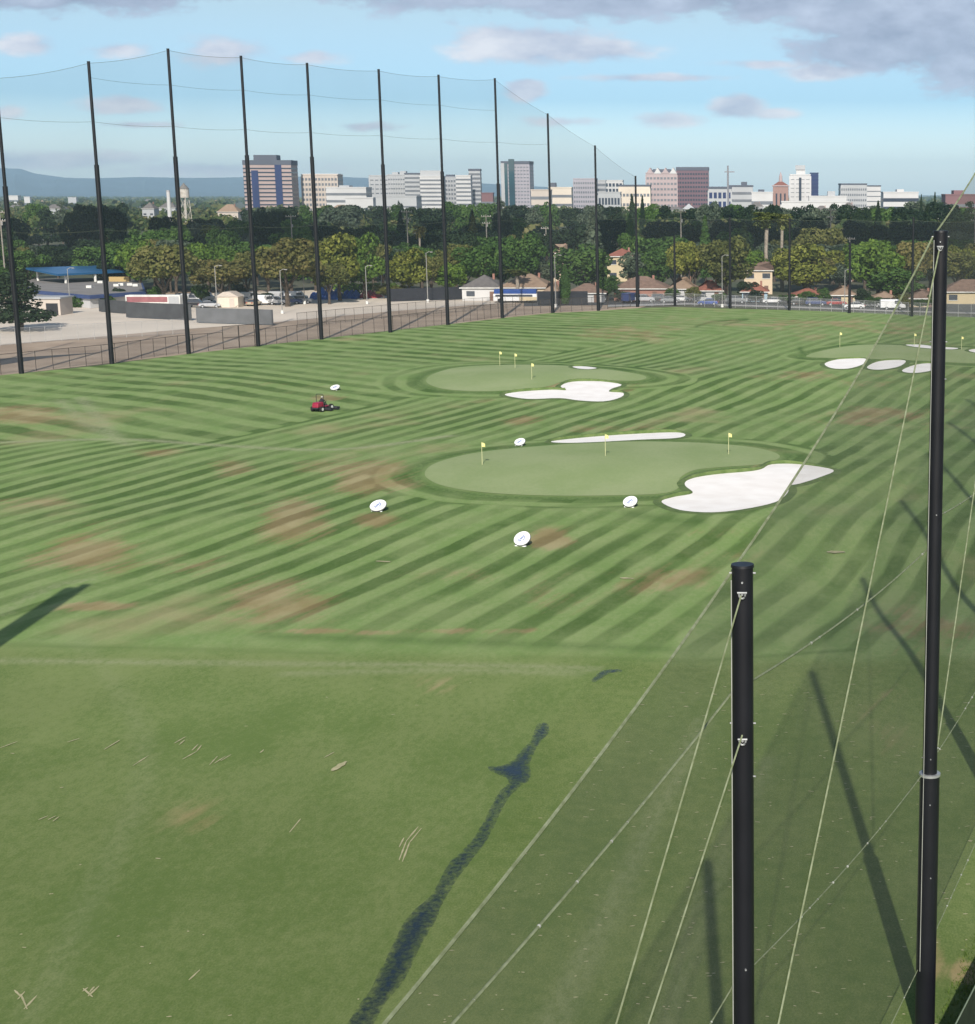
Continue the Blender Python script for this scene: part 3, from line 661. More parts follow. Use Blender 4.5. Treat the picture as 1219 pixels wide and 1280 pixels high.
# the near row: climbs away from the camera on the right
RROW = [(-5.3, 12.4, 14.6), (-.45, 28.0, 17.54), (4.58, 43.6, 23.02), (9.3, 59.2, 28.2), (14.1, 74.8, 33.5), (18.9, 90.4, 38.2), (23.8, 106, 42.5), (28.7, 121.6, 46), (33.5, 137.2, 46)]
RG = 'black net poles of the near row'
rl_labels = ['black net pole under the camera at the foot of the near row', 'thick black net pole with two shackles, cut off by the bottom edge', 'tallest black net pole near the right edge, with a pale ring at its joint',
             'black net pole just outside the right edge beside the shorter joint ringed pole', 'fourth black net pole up the near row, outside the right edge', 'fifth black net pole up the near row, outside the right edge', 'sixth black net pole up the near row, outside the right edge', 'seventh black net pole up the near row, outside the right edge', 'last black net pole up the near row, outside the right edge']
for i, ((x, y, h), lab) in enumerate(zip(RROW, rl_labels)):
    net_pole(x, y, h, .29, .205, 7.9 if i != 1 else 2.5, lab, RG, detail=(2 if i == 1 else 1 if i == 2 else False), face=(-x - .8, -y, 0))
netN = film('near_net_mesh', (.11, .12, .10), .275, .10, .5)
root = thing('barrier_net', 'dark see-through barrier net with pale ropes sloping down the near pole row', 'net', (0, 0, 0))
perp = Vector((-.955, .297, 0))
def topcurve(i, n=12):
    a, b = RROW[i], RROW[i + 1]
    off = perp * .21
    return sag(Vector((a[0], a[1], a[2] - .12)) + off, Vector((b[0], b[1], b[2] - .12)) + off, .32, n)
for i in range(len(RROW) - 1):
    tcv = topcurve(i, 14)
    vs = []; nr = 5
    for j, p in enumerate(tcv):
        zb = 2.0
        for k in range(nr + 1): vs.append((p.x, p.y, zb + (p.z - zb) * k / nr))
    mb = MB(); mb.add(vs, [(j * (nr + 1) + k, (j + 1) * (nr + 1) + k, (j + 1) * (nr + 1) + k + 1, j * (nr + 1) + k + 1) for j in range(len(tcv) - 1) for k in range(nr)])
    mb.build('net_panel', netN, root, True)
    MB().tube(tcv, .026, 6).build('top_rope', palerope, root, True)
    if i < 5:
        a, b = RROW[i], RROW[i + 1]; off = perp * .2
        for (z0, z1, r_) in (((15.2, 14.4, .022) if i > 0 else (14.0, 15.2, .022)), (9.5 if i == 1 else 7.9 if i > 1 else 9.0, 7.9 if i >= 1 else 9.5, .014), (2.0, 2.0, .014)):
            if z0 > a[2]: z0 = a[2] - .3
            MB().tube(sag(Vector((a[0], a[1], z0)) + off, Vector((b[0], b[1], z1)) + off, .22 if z0 > 3 else .05), r_, 5).build('seam_rope', palerope, root, True)
            rr = random.Random(i * 7 + int(z0))
            for p in sag(Vector((a[0], a[1], z0)) + off, Vector((b[0], b[1], z1)) + off, .22 if z0 > 3 else .05, 26)[1:-1]:
                if rr.random() < (.34 if i < 3 else .06): MB().ball(p, .026 * rr.uniform(.7, 1.3), 6, 5).build('tie', whiter, root)
        for sgn in (-1, 1):
            q = Vector((.297, .955, 0)) * (sgn * .27) + perp * .12
            rr_ = RROW[i + 1]
            MB().cyl(Vector((rr_[0], rr_[1], 2)) + q, Vector((rr_[0], rr_[1], rr_[2] - .2)) + q, .009, n=5).build('lacing_cord', whiter, root)
def cable(a, b, r_, label):
    o = MB().tube(sag(a, b, .06, 10), r_, 6).build('brace_cable', palerope, None, True)
    tag(o, label, 'cable', group='pale brace cables of the near row')
fr = Vector((-.0, -1, 0))
cable((4.53, 43.38, 22.58), (-.30, 28.25, 6.0), .021, 'pale cable slanting down from the top of the tall right pole')
cable((-.46, 27.78, 17.1), (-5.2, 12.6, 3.6), .016, 'pale cable slanting down left from the top shackle of the shorter front pole')
cable((-.46, 27.78, 14.48), (-5.2, 12.6, 3.9), .016, 'pale cable slanting down left from the lower shackle of the shorter front pole')
cable((9.3, 59.0, 27.8), (4.72, 43.75, 8.0), .021, 'pale cable from the right edge down to the joint ring of the tall right pole')
# low dark screen in the bottom right corner
d_ = Vector((.78, 2.1, 0)).normalized(); p_ = Vector((5.09, 40.4, 0))
a_ = p_ - d_ * 16; b_ = p_ + d_ * 9
so_ = thing('screen_fence', 'dark green fabric screen fence in the bottom right corner', 'fence', (a_.x, a_.y, 0), math.atan2(d_.y, d_.x))
MB().box(0, 25, -.015, .015, .05, 1.97).build('fabric', mat('screen_cloth', (.022, .035, .018), .85, (.014, .022, .012), 3), so_)
MB().cyl((0, 0, 2.0), (25, 0, 2.0), .022, n=8).build('rail', mat('green_pipe', (.20, .25, .17), .5), so_)
for k in range(9): MB().cyl((k * 3.1 + .1, .05, -.1), (k * 3.1 + .1, .05, 2.0), .03, n=8).build('post', MATS['green_pipe'], so_)

# left and far rows
LP = [(-110.5, 206, 40.5), None]
px_base = [(27, 467, 96), (140, 455, 77), (236, 442, 61), (323, 433, 70), (402, 424.5, 79), (488, 416, 87), (560, 406.5, 94), (628, 397, 98), (691, 391, 142), (748, 388, 182), (797, 383.5, 220)]
far_base = [(844, 382, 295), (913, 385, 272), (987, 388, 273), (1062, 391.5, 303), (1140, 395.5, 272)]
ordn = ['leftmost', 'second from left', 'third from left and highest reaching', 'fourth from left', 'fifth from left', 'sixth from left', 'seventh from left', 'eighth from left, last of full height']
LROW = [(-111, 205.5, 40.0)]
net_pole(*LROW[0], .34, .225, 25, 'tall black net pole just outside the left edge', 'tall black net poles along the left')
for i, (u, v, vt) in enumerate(px_base):
    g = G(u, v); h = at(u, vt, g.y).z
    LROW.append((g.x, g.y, h))
    lab = ('tall black net pole along the left, ' + ordn[i]) if i < 8 else ('black net pole one step lower than the full height ones', 'black net pole two steps lower, over the brown roofs', 'black net pole three steps lower, at the bend into the far net')[i - 8]
    net_pole(g.x, g.y, h, .34, .225, (25.0, 28, 29.5, 30, 30, 29, 28, 26, 20, 18, 14)[i], lab, 'tall black net poles along the left')
FROW = [LROW[-1]]
flab = ['short black far net pole just right of the bend in the net', 'black far net pole beside the yellow green trees', 'black far net pole in front of the pale yellow green tree by the white car', 'short black far net pole left of the small yellow house', 'black far net pole seen through the near net ropes at the right']
for (u, v, vt), lab in zip(far_base, flab):
    g = G(u, v); h = at(u, vt, g.y).z
    FROW.append((g.x, g.y, h)); net_pole(g.x, g.y, h, .30, .24, 8, lab, 'black poles of the far net')
FROW += [(42, 321, 19), (56, 313, 19)]
net_pole(42, 321, 19, .3, .24, 8, 'black far net pole behind the tall near pole at the right edge', 'black poles of the far net')
def back_net(row, film_, label, levels, top=None):
    o = thing('barrier_net', label, 'net', (0, 0, 0))
    for a, b in zip(row[:-1], row[1:]):
        za, zb = (a[2], b[2]) if top is None else (top, top)
        tp = sag((a[0], a[1], za - .2), (b[0], b[1], zb - .2), .35, 6)
        vs = [q for p in tp for q in ((p.x, p.y, 0.3), (p.x, p.y, p.z))]
        MB().add(vs, [(2 * i, 2 * i + 2, 2 * i + 3, 2 * i + 1) for i in range(6)]).build('net_panel', film_, o)
        MB().tube(tp, .022, 4).build('top_rope', darkrope, o)
        for lv in levels:
            if lv < min(za, zb) - 1: MB().tube(sag((a[0], a[1], lv), (b[0], b[1], lv), .25, 6), .018, 4).build('seam_rope', darkrope, o)
    return o
netL = film('left_net_mesh', (.09, .10, .11), .115, .2, .05)
back_net(LROW, netL, 'tall fine net hung between the left black poles', (19, 34, 40))
back_net(FROW, film('far_net_mesh', (.09, .10, .11), .10, .2, .05), 'lower fine net closing the far end of the range', (19,), 19.2)

# shadow casters just outside the left edge: the posts and net that stand over the left side of the tee
for k, (x, y, h, rr_) in enumerate([(-41.05, 61.8, 22.7, .52), (-40.42, 62.3, 23.0, .44)]):
    net_pole(x, y, h, rr_, rr_ * .8, 8, ('first', 'second')[k] + ' of the twin black posts outside the left edge, casting the dark shadow', 'twin black posts outside the left edge')

# ------------------------------------------------------------------ chain link fences
def chain(pts, h, sp, m_post, film_, label, rail=True, rp=.03, gate=False):
    o = thing('chain_link_fence', label, 'fence', (0, 0, 0))
    l = [0]
    for a, b in zip(pts[:-1], pts[1:]): l.append(l[-1] + math.dist(a, b))
    n = max(2, int(l[-1] / sp)); n = min(n, 99)
    q = [(float(np.interp(k / n * l[-1], l, [p[0] for p in pts])), float(np.interp(k / n * l[-1], l, [p[1] for p in pts]))) for k in range(n + 1)]
    for (x, y) in q: MB().cyl((x, y, -.1), (x, y, h + .05), rp, n=6).build('post', m_post, o)
    if rail: MB().tube([(x, y, h) for x, y in q], rp * .8, 5).build('rail', m_post, o)
    MB().add([(x, y, z) for x, y in q for z in (.03, h)], [(2 * i, 2 * i + 2, 2 * i + 3, 2 * i + 1) for i in range(n)]).build('chain_link', film_, o)
    return o
rust = mat('dark_post', (.07, .055, .045), .7, (.05, .04, .035), 5)
gpost = mat('grey_post', (.42, .42, .41), .5, (.36, .36, .35), 5)
cl = film('chain_link_mesh', (.16, .15, .14), .16, .1); cl2 = film('chain_link_fine', (.40, .40, .40), .20, .1)
def gl(*px): return [(p.x, p.y) for p in (G(*q) for q in px)]
chain([(x - 1.6, y + .6) for x, y, _ in LROW[:4]] + [(G(283, 437).x - .6, G(283, 437).y + .4)], 2.7, 2.6, rust, cl, 'dark chain link fence along the foot of the left net poles, up to its gate', rp=.045)
chain([(G(323, 433.5).x - .6, G(323, 433.5).y + .4)] + [(x - 1.6, y + .6) for x, y, _ in LROW[5:]], 2.7, 2.6, rust, cl, 'dark chain link fence beyond the gate, running to the far end of the left net', rp=.045)
chain(gl((-160, 446), (0, 432), (60, 427), (235, 417)), 2.6, 2.6, gpost, cl2, 'pale chain link fence on the concrete lot at the left', rp=.035)
chain(gl((372, 409), (430, 403), (520, 394), (600, 388), (650, 383)), 2.6, 2.6, rust, cl, 'second chain link fence crossing the middle of the concrete lot', rp=.04)
chain([(x + .6, y + 1.6) for x, y, _ in FROW], 2.6, 2.6, gpost, cl2, 'grey chain link fence along the street behind the far net', rp=.04)
g0, g1 = G(283, 437), G(323, 433.5)
dg = (g1 - g0); gw = dg.length
gt = thing('gate', 'tall dark framed chain link gate beside the fourth left pole', 'gate', (g0.x - .6, g0.y + .4, 0), math.atan2(dg.y, dg.x))
for (x0, x1) in ((0, gw * .5), (gw * .5, gw)):
    b_ = MB()
    for xx in (x0 + .05, x1 - .05): b_.cyl((xx, 0, .05), (xx, 0, 3.6), .05, n=6)
    for zz in (.15, 1.8, 3.6): b_.cyl((x0, 0, zz), (x1, 0, zz), .04, n=6)
    lf = b_.build('gate_leaf', rust, gt)
    MB().add([(x0, .02, .1), (x1, .02, .1), (x1, .02, 3.6), (x0, .02, 3.6)], [(0, 1, 2, 3)]).build('chain_link', cl, lf)

# ------------------------------------------------------------------ flags and targets
ypole = mat('flag_stick', (.62, .62, .34), .5); yflag = mat('flag_cloth', (.80, .76, .34), .7, (.72, .66, .26), 5)
def flag(u, v, h, label, group):
    p = GL(u, v, .02); o = thing('golf_flag', label, 'flag', p, group=group)
    MB().cyl((0, 0, -.05), (0, 0, h), .030, .024, 8).build('pole', ypole, o, True)
    vs = []; n = 6
    for i in range(n + 1):
        q = i / n; yv = .05 * math.sin(q * 5); zt = h - .03 - q * .10; hh = .38 * (1 - .25 * q)
        vs += [(.03 + q * .28, yv - .006, zt), (.03 + q * .28, yv - .006, zt - hh)]
    m_ = MB().add(vs, [(2 * i, 2 * i + 1, 2 * i + 3, 2 * i + 2) for i in range(n)])
    f = m_.build('flag', yflag, o); sdm = f.modifiers.new('thick', 'SOLIDIFY'); sdm.thickness = .012
GF = 'yellow flags on the greens'
flag(603, 581, 2.0, 'yellow flag on the left end of the nearest green', GF)
flag(757, 570, 2.0, 'yellow flag in the middle of the nearest green in front of the thin bunker', GF)
flag(911, 568, 2.0, 'yellow flag on the right end of the nearest green', GF)
flag(625, 457, 2.0, 'yellow flag furthest left on the middle green', GF)
flag(644, 460, 2.0, 'yellow flag between two others on the middle green', GF)
flag(665, 474.5, 2.1, 'yellow flag nearest the front of the middle green', GF)
flag(1050, 434, 2.3, 'yellow flag on the far right green left of the sloping rope', GF)
flag(1143, 433, 2.0, 'yellow flag on the far right green just left of the tall pole', GF)
flag(1202, 437, 2.0, 'yellow flag on the far right green right of the tall pole', GF)
wdisc = mat('white_plastic', (.86, .86, .86), .5, (.80, .81, .82), 4); blue = mat('blue_print', (.22, .28, .50), .6)
drk = mat('dark_metal', (.03, .03, .035), .6)
def target(u, v, d, el, az, label):
    p = GL(u, v); o = thing('target_disc', label, 'target', p, group='white round targets on the range', rz=az)
    r_ = d / 2; e = R(el); c = Vector((0, 0, .12 + r_ * math.cos(e)))
    nrm = Vector((0, -math.cos(e), math.sin(e))); up = Vector((0, math.sin(e), math.cos(e))); rt = Vector((1, 0, 0))
    MB().cyl(c - nrm * .05, c + nrm * .03, r_, r_, 36).build('face', wdisc, o, True)
    MB().cyl(c - nrm * .10, c - nrm * .052, r_ * 1.03, r_ * 1.03, 36).build('rim', drk, o, True)
    b_ = MB()
    def pt(x, y): return c + nrm * .045 + rt * (x * d) + up * (y * d)
    for pl in ([(-.04, .22), (.07, .20), (.10, .10), (-.02, .04), (-.10, -.05), (-.06, -.17), (.05, -.20)], [(.13, .12), (.17, -.02), (.12, -.16)], [(-.17, -.10), (-.12, -.22), (-.02, -.25)], [(.0, .12), (.03, .0), (-.02, -.10)]):
        b_.tube([pt(*q) for q in pl], .028 * d, 5)
    b_.build('emblem', blue, o)
    for s_ in (-1, 1): MB().cyl(Vector((s_ * r_ * .6, .35, 0)), c - nrm * .1 + rt * (s_ * r_ * .6) + up * .15, .03, n=6).build('leg', drk, o)
    MB().box(-r_ * .7, r_ * .7, -.45 * r_ - .05, -.45 * r_ + .1, 0, .07).build('base', wdisc, o)
target(419, 487.5, 1.15, 66, -.30, 'white round target behind the red mower')
target(650, 557, 1.05, 60, -.32, 'white round target behind the left end of the nearest green')
target(473, 638.5, 1.25, 60, -.22, 'white round target left of the nearest green beside a brown patch')
target(788, 633.5, 1.12, 56, -.30, 'white round target between the nearest green and the big bunker')
target(653, 682, 1.18, 48, -.35, 'white round target beside the reddish bare patch')

# ------------------------------------------------------------------ mower and rider
mp_ = GL(402.5, 513.5)
mw_ = thing('ride_on_mower', 'red ride-on reel mower with a seated driver cutting the range', 'mower', mp_, R(72), scale=.92)
red = mat('red_paint', (.34, .02, .055), .4, (.26, .015, .04), 2, spec=.5); tyre = mat('tyre_rubber', (.02, .02, .02), .85); whub = mat('white_rim', (.75, .75, .70), .5)
MB().profile([(-1.45, .55), (-1.40, 1.0), (-1.2, 1.15), (-.35, 1.18), (-.15, 1.05), (-.10, .55)], -.42, .42).build('hood', red, mw_, bevel=.06)
MB().box(-1.5, 1.0, -.42, .42, .36, .56).build('chassis', drk, mw_, bevel=.03)
MB().box(.1, 1.15, -.55, .55, .54, .62).build('deck_plate', red, mw_, bevel=.02)
st_ = MB().box(-.05, .45, -.27, .27, .70, .86); st_.box(-.16, -.04, -.27, .27, .80, 1.30); st_.build('seat', drk, mw_, bevel=.04)
MB().cyl((.98, 0, .6), (.80, 0, 1.12), .04, n=8).build('steering_column', drk, mw_)
b_ = MB(); b_.tube([(.80 + .19 * math.cos(a) * .5, .19 * math.sin(a), 1.12 + .19 * math.cos(a) * .85) for a in [k * math.pi / 8 for k in range(17)]], .02, 6); b_.build('steering_wheel', drk, mw_, True)
b_ = MB(); b_.tube([(-.30, -.5, .6), (-.32, -.5, 2.0), (-.32, -.42, 2.1), (-.32, .42, 2.1), (-.32, .5, 2.0), (-.30, .5, .6)], .035, 8); b_.build('roll_bar', drk, mw_, True)
for (x, y, r_) in ((-.95, -.62, .33), (-.95, .62, .33), (.85, -.78, .40), (.85, .78, .40)):
    s_ = 1 if y > 0 else -1
    wl = MB().cyl((x, y - .13, r_), (x, y + .13, r_), r_, n=20).build('wheel', tyre, mw_, True)
    MB().cyl((x, y + s_ * .10, r_), (x, y + s_ * .15, r_), r_ * .58, n=16).build('rim', whub, wl, True)
for (x, y) in ((1.42, 0), (1.38, -1.0), (1.38, 1.0), (-.05, -.95), (-.05, .95)):
    b_ = MB(); b_.cyl((x, y - .42, .24), (x, y + .42, .24), .17, n=14); b_.box(x - .28, x + .18, y - .45, y - .40, .08, .42); b_.box(x - .28, x + .18, y + .40, y + .45, .08, .42)
    b_.box(x + .12, x + .42, y - .40, y + .40, .14, .40); b_.cyl((x, y, .3), (x * .7 + .1, y * .5, .50), .04, n=6); b_.build('cutting_unit', drk, mw_)
# rider: one continuous skinned body
def person(label, loc, rz):
    jn = {'pelvis': (.16, 0, .93), 'belly': (.12, 0, 1.10), 'chest': (.10, 0, 1.32), 'neck': (.13, 0, 1.50), 'head0': (.17, 0, 1.60), 'head1': (.18, 0, 1.74),
          'lsh': (.12, .19, 1.42), 'lel': (.30, .27, 1.18), 'lwr': (.56, .20, 1.16), 'lha': (.68, .17, 1.19), 'rsh': (.12, -.19, 1.42), 'rel': (.30, -.27, 1.18), 'rwr': (.56, -.20, 1.16), 'rha': (.68, -.17, 1.19),
          'lhip': (.20, .10, .92), 'lkn': (.66, .15, .96), 'lan': (.82, .15, .70), 'lto': (1.0, .16, .66), 'rhip': (.20, -.10, .92), 'rkn': (.66, -.15, .96), 'ran': (.82, -.15, .70), 'rto': (1.0, -.16, .66)}
    rad = {'pelvis': .15, 'belly': .14, 'chest': .165, 'neck': .06, 'head0': .085, 'head1': .095, 'lsh': .075, 'lel': .048, 'lwr': .032, 'lha': .035, 'lhip': .095, 'lkn': .065, 'lan': .045, 'lto': .04}
    ks = list(jn); ed = [('pelvis', 'belly'), ('belly', 'chest'), ('chest', 'neck'), ('neck', 'head0'), ('head0', 'head1'), ('chest', 'lsh'), ('lsh', 'lel'), ('lel', 'lwr'), ('lwr', 'lha'), ('chest', 'rsh'), ('rsh', 'rel'), ('rel', 'rwr'), ('rwr', 'rha'),
                         ('pelvis', 'lhip'), ('lhip', 'lkn'), ('lkn', 'lan'), ('lan', 'lto'), ('pelvis', 'rhip'), ('rhip', 'rkn'), ('rkn', 'ran'), ('ran', 'rto')]
    me = bpy.data.meshes.new('body'); me.from_pydata([jn[k] for k in ks], [(ks.index(a), ks.index(b)) for a, b in ed], []); me.update()
    pe = thing('person', label, 'person', loc, rz, scale=.92)
    b = bpy.data.objects.new('body', me); col.objects.link(b); b.parent = pe
    b.modifiers.new('skin', 'SKIN'); sv = me.skin_vertices[0].data
    for i, k in enumerate(ks):
        r_ = rad.get(k, rad.get('l' + k[1:], .06)); sv[i].radius = (r_, r_); sv[i].use_root = (k == 'pelvis')
    ss = b.modifiers.new('sub', 'SUBSURF'); ss.levels = 1; ss.render_levels = 2
    me.materials.append(mat('dark_clothes', (.03, .03, .04), .85))
    skin = mat('skin', (.42, .26, .18), .6)
    fm = MB().ball((.20, 0, 1.645), (.092, .078, .10), 12, 9); fm.ball((.295, 0, 1.635), (.02, .014, .024), 6, 5); fm.ball((.19, .083, 1.645), (.02, .01, .028), 6, 5); fm.ball((.19, -.083, 1.645), (.02, .01, .028), 6, 5)
    fm.build('face', skin, pe, True)
    ey = MB()
    for s_ in (-1, 1): ey.ball((.283, s_ * .032, 1.66), .010, 6, 5)
    ey.box(.281, .287, -.022, .022, 1.596, 1.602); ey.build('features', drk, pe)
    for s_ in (-1, 1):
        hb = MB().ball((.70, s_ * .165, 1.20), (.045, .025, .045), 8, 6)
        for k in range(4): hb.tube([(.715 + .004 * k, s_ * (.150 - .002 * k), 1.165 + k * .021), (.765 - abs(k - 1.4) * .006, s_ * (.158), 1.17 + k * .021), (.775 - abs(k - 1.4) * .006, s_ * .180, 1.172 + k * .021)], [.010, .0095, .008], 6)
        hb.tube([(.69, s_ * .15, 1.225), (.72, s_ * .135, 1.25), (.745, s_ * .14, 1.255)], [.012, .011, .009], 6)
        hb.build('hand', skin, pe, True)
    cb = MB().ball((.18, 0, 1.70), (.115, .10, .085), 12, 8); cb.cyl((.18, 0, 1.685), (.18, 0, 1.70), .17, .16, 18); cb.build('hat', mat('pale_hat', (.80, .79, .70), .8), pe, True)
person('driver in dark clothes and a pale brimmed hat seated on the red mower', mp_, R(72))
# ------------------------------------------------------------------ vegetation
def quads_mesh(name, pos, nrm, size, m, rng, asp=(.6, 1.0)):
    n = len(pos)
    nrm = nrm / (np.linalg.norm(nrm, axis=1, keepdims=True) + 1e-9)
    rv = rng.normal(size=(n, 3)); t = np.cross(nrm, rv); t /= (np.linalg.norm(t, axis=1, keepdims=True) + 1e-9); b = np.cross(nrm, t)
    s1 = (size * rng.uniform(.6, 1.25, n))[:, None] * .5; s2 = s1 * rng.uniform(*asp, n)[:, None]
    v = np.stack([pos - t * s1, pos - b * s2 * .9, pos + t * s1, pos + b * s2], 1).reshape(-1, 3)
    me = bpy.data.meshes.new(name); me.vertices.add(n * 4); me.vertices.foreach_set('co', v.astype(np.float32).ravel())
    me.loops.add(n * 4); me.loops.foreach_set('vertex_index', np.arange(n * 4, dtype=np.int32))
    me.polygons.add(n); me.polygons.foreach_set('loop_start', np.arange(0, n * 4, 4, dtype=np.int32)); me.update(); me.validate()
    me.materials.append(m); return me
def lobes_points(lobes, n, rng, inner=.62):
    lb = np.array(lobes); wgt = lb[:, 3] * lb[:, 5]; wgt = wgt / wgt.sum()
    k = rng.choice(len(lb), n, p=wgt); d = rng.normal(size=(n, 3)); d /= np.linalg.norm(d, axis=1, keepdims=True)
    r = (.70 + .34 * rng.random(n) ** .7)[:, None]
    p = lb[k, :3] + d * r * lb[k, 3:6]
    keep = np.ones(n, bool)
    for l in lb: keep &= ~((((p - l[:3]) / l[3:6]) ** 2).sum(1) < inner ** 2)
    return p[keep], (d + .75 * rng.normal(size=(n, 3)) + np.array([0, 0, .3]))[keep]
bark = mat('bark', (.11, .085, .065), .95, (.06, .047, .037), 3)
FOL = dict(
    bright=foliage('leaf_bright', [(0.040, 0.079, 0.012), (0.100, 0.176, 0.026), (0.174, 0.255, 0.043)]),
    green=foliage('leaf_green', [(0.026, 0.061, 0.014), (0.061, 0.123, 0.026), (0.109, 0.181, 0.043)]),
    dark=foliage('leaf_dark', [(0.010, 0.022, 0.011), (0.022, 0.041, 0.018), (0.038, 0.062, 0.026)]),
    grey=foliage('leaf_grey', [(0.038, 0.060, 0.038), (0.083, 0.112, 0.072), (0.143, 0.173, 0.112)]),
    olive=foliage('leaf_olive', [(0.048, 0.061, 0.016), (0.120, 0.131, 0.035), (0.200, 0.189, 0.064)]),
    autumn=foliage('leaf_autumn', [(0.048, 0.058, 0.017), (0.139, 0.133, 0.040), (0.231, 0.187, 0.071)]),
    yellow=foliage('leaf_yellow', [(0.063, 0.078, 0.015), (0.173, 0.195, 0.033), (0.300, 0.292, 0.068)]),
    palm=foliage('leaf_palm', [(0.070, 0.097, 0.026), (0.176, 0.211, 0.053), (0.333, 0.333, 0.123)]))
def tree_proto(kind, seed, fol, n=4200):
    rng = np.random.default_rng(seed); rr = random.Random(seed)
    o = thing('tree', 'x', 'tree', (0, 0, -500))
    tk = MB()
    if kind in ('broad', 'round'):
        lobes = []
        rx, rz, cz = (4.1, 2.7, 6.4) if kind == 'broad' else (3.7, 3.9, 5.6)
        lobes.append((0, 0, cz, rx * .72, rx * .72, rz * .78))
        for i in range(15):
            a = rr.uniform(0, 2 * math.pi); e = rr.uniform(-.55, 1.1); q = rr.uniform(.72, .92)
            r_ = rr.uniform(1.0, 1.7)
            lobes.append((rx * q * math.cos(e) * math.cos(a), rx * q * math.cos(e) * math.sin(a), cz + rz * q * math.sin(e), r_, r_, r_ * .82))
        p, nr = lobes_points(lobes, n, rng); size = .56
        tk.tube([(0, 0, -.2), (.05, 0, 1.5), (0, .1, 3.2), (.1, 0, 5.0)], [.34, .26, .22, .12], 8)
        for i in range(5):
            a = i * 1.256 + rr.uniform(-.3, .3)
            tk.tube([(0, 0, rr.uniform(1.6, 2.6)), (math.cos(a) * .9, math.sin(a) * .9, 3.8), (math.cos(a) * 2.3, math.sin(a) * 2.3, 5.6)], [.17, .12, .05], 6)
    elif kind == 'conifer':
        h = rng.random(n) ** .8; tier = np.floor(h * 9) / 9; f = (h - tier) * 9
        rad = (1 - h) ** .85 * 2.6 * (1 - .45 * f) + .12; a = rng.uniform(0, 2 * np.pi, n)
        rad = rad * (.75 + .28 * np.sin(a * 5 + tier * 40)); q = rad * (.35 + .65 * rng.random(n) ** .5)
        p = np.c_[q * np.cos(a), q * np.sin(a), 1.2 + h * 8.9 - .25 * q]; nr = np.c_[np.cos(a), np.sin(a), .8 * np.ones(n)] + .7 * rng.normal(size=(n, 3)); size = .5
        tk.tube([(0, 0, -.2), (0, 0, 4), (0, 0, 9.6)], [.28, .18, .04], 7)
    elif kind == 'ragged':
        lobes = []
        for i in range(30):
            z = rr.uniform(2.0, 9.4); a = rr.uniform(0, 6.28); q = rr.uniform(.3, 2.9) * (1.05 - (z / 10.5) ** 2)
            r_ = rr.uniform(.55, 1.15) * (1.1 - .4 * z / 10); lobes.append((q * math.cos(a), q * math.sin(a), z, r_ * 1.5, r_ * 1.5, r_ * .95))
        p, nr = lobes_points(lobes, n, rng, .35); size = .42
        tk.tube([(.3, 0, -.2), (.1, 0, 1.6), (0, 0, 5), (.1, 0, 9)], [.32, .24, .16, .05], 7)
        for l in lobes[:14]: tk.tube([(0, 0, l[2] - .6), (l[0], l[1], l[2])], [.09, .03], 5)
    elif kind == 'cypress':
        h = rng.random(n); a = rng.uniform(0, 2 * np.pi, n); rad = np.sin(np.clip(h * .93 + .05, 0, 1) ** .75 * np.pi) ** .7 * 1.0 * (.8 + .3 * rng.random(n))
        p = np.c_[rad * np.cos(a), rad * np.sin(a), .3 + h * 9.7]; nr = np.c_[np.cos(a), np.sin(a), .3 * np.ones(n)] + .6 * rng.normal(size=(n, 3)); size = .5
        tk.tube([(0, 0, -.2), (0, 0, 8)], [.2, .05], 6)
    elif kind == 'palm':
        pts = []; nrs = []
        for i in range(34):
            a = rr.uniform(0, 6.28); e0 = rr.uniform(-.5, 1.3); ln = rr.uniform(1.2, 1.6)
            for q in np.linspace(.15, 1, 26):
                e = e0 - 1.3 * q * q
                x = ln * q * math.cos(e0 - .5 * q * q); z = ln * (math.sin(e0) * q - .45 * q * q)
                wdt = .34 * math.sin(math.pi * min(1, q * .9 + .08))
                for _ in range(3):
                    o_ = rr.uniform(-wdt, wdt)
                    pts.append((x * math.cos(a) - o_ * math.sin(a), x * math.sin(a) + o_ * math.cos(a), 8.9 + z + rr.uniform(-.04, .04))); nrs.append((rr.gauss(0, .5), rr.gauss(0, .5), 1))
        for _ in range(260):
            a = rr.uniform(0, 6.28); z = rr.uniform(7.7, 8.8); r_ = rr.uniform(.15, .42); pts.append((r_ * math.cos(a), r_ * math.sin(a), z)); nrs.append((math.cos(a), math.sin(a), .2))
        p = np.array(pts); nr = np.array(nrs); size = .26
        tk.tube([(0, 0, -.2), (.05, 0, 2), (.1, .05, 5), (0, 0, 8.9)], [.30, .22, .19, .20], 9)
    me = quads_mesh('crown', p, nr, size, fol, rng)
    c = bpy.data.objects.new('crown', me); col.objects.link(c); c.parent = o
    tk.build('trunk', mat('palm_bark', (.36, .31, .25), .9, (.24, .2, .16), 4) if kind == 'palm' else bark, o, True)
    return o
PROTO = {}
for kk, sds in dict(broad=(1, 2, 3), round=(4, 5, 6), conifer=(7, 8), ragged=(9, 10), cypress=(11,), palm=(12, 13)).items():
    PROTO[kk] = [tree_proto(kk, sd0, FOL['green'], 3800 if kk != 'palm' else 0) for sd0 in sds]
RAD = dict(broad=5.0, round=4.6, conifer=2.3, ragged=3.0, cypress=1.0, palm=1.6)
trr = random.Random(21)
NAME = dict(broad='tree', round='tree', conifer='conifer_tree', ragged='conifer_tree', cypress='cypress_tree', palm='palm_tree')
USED = set()
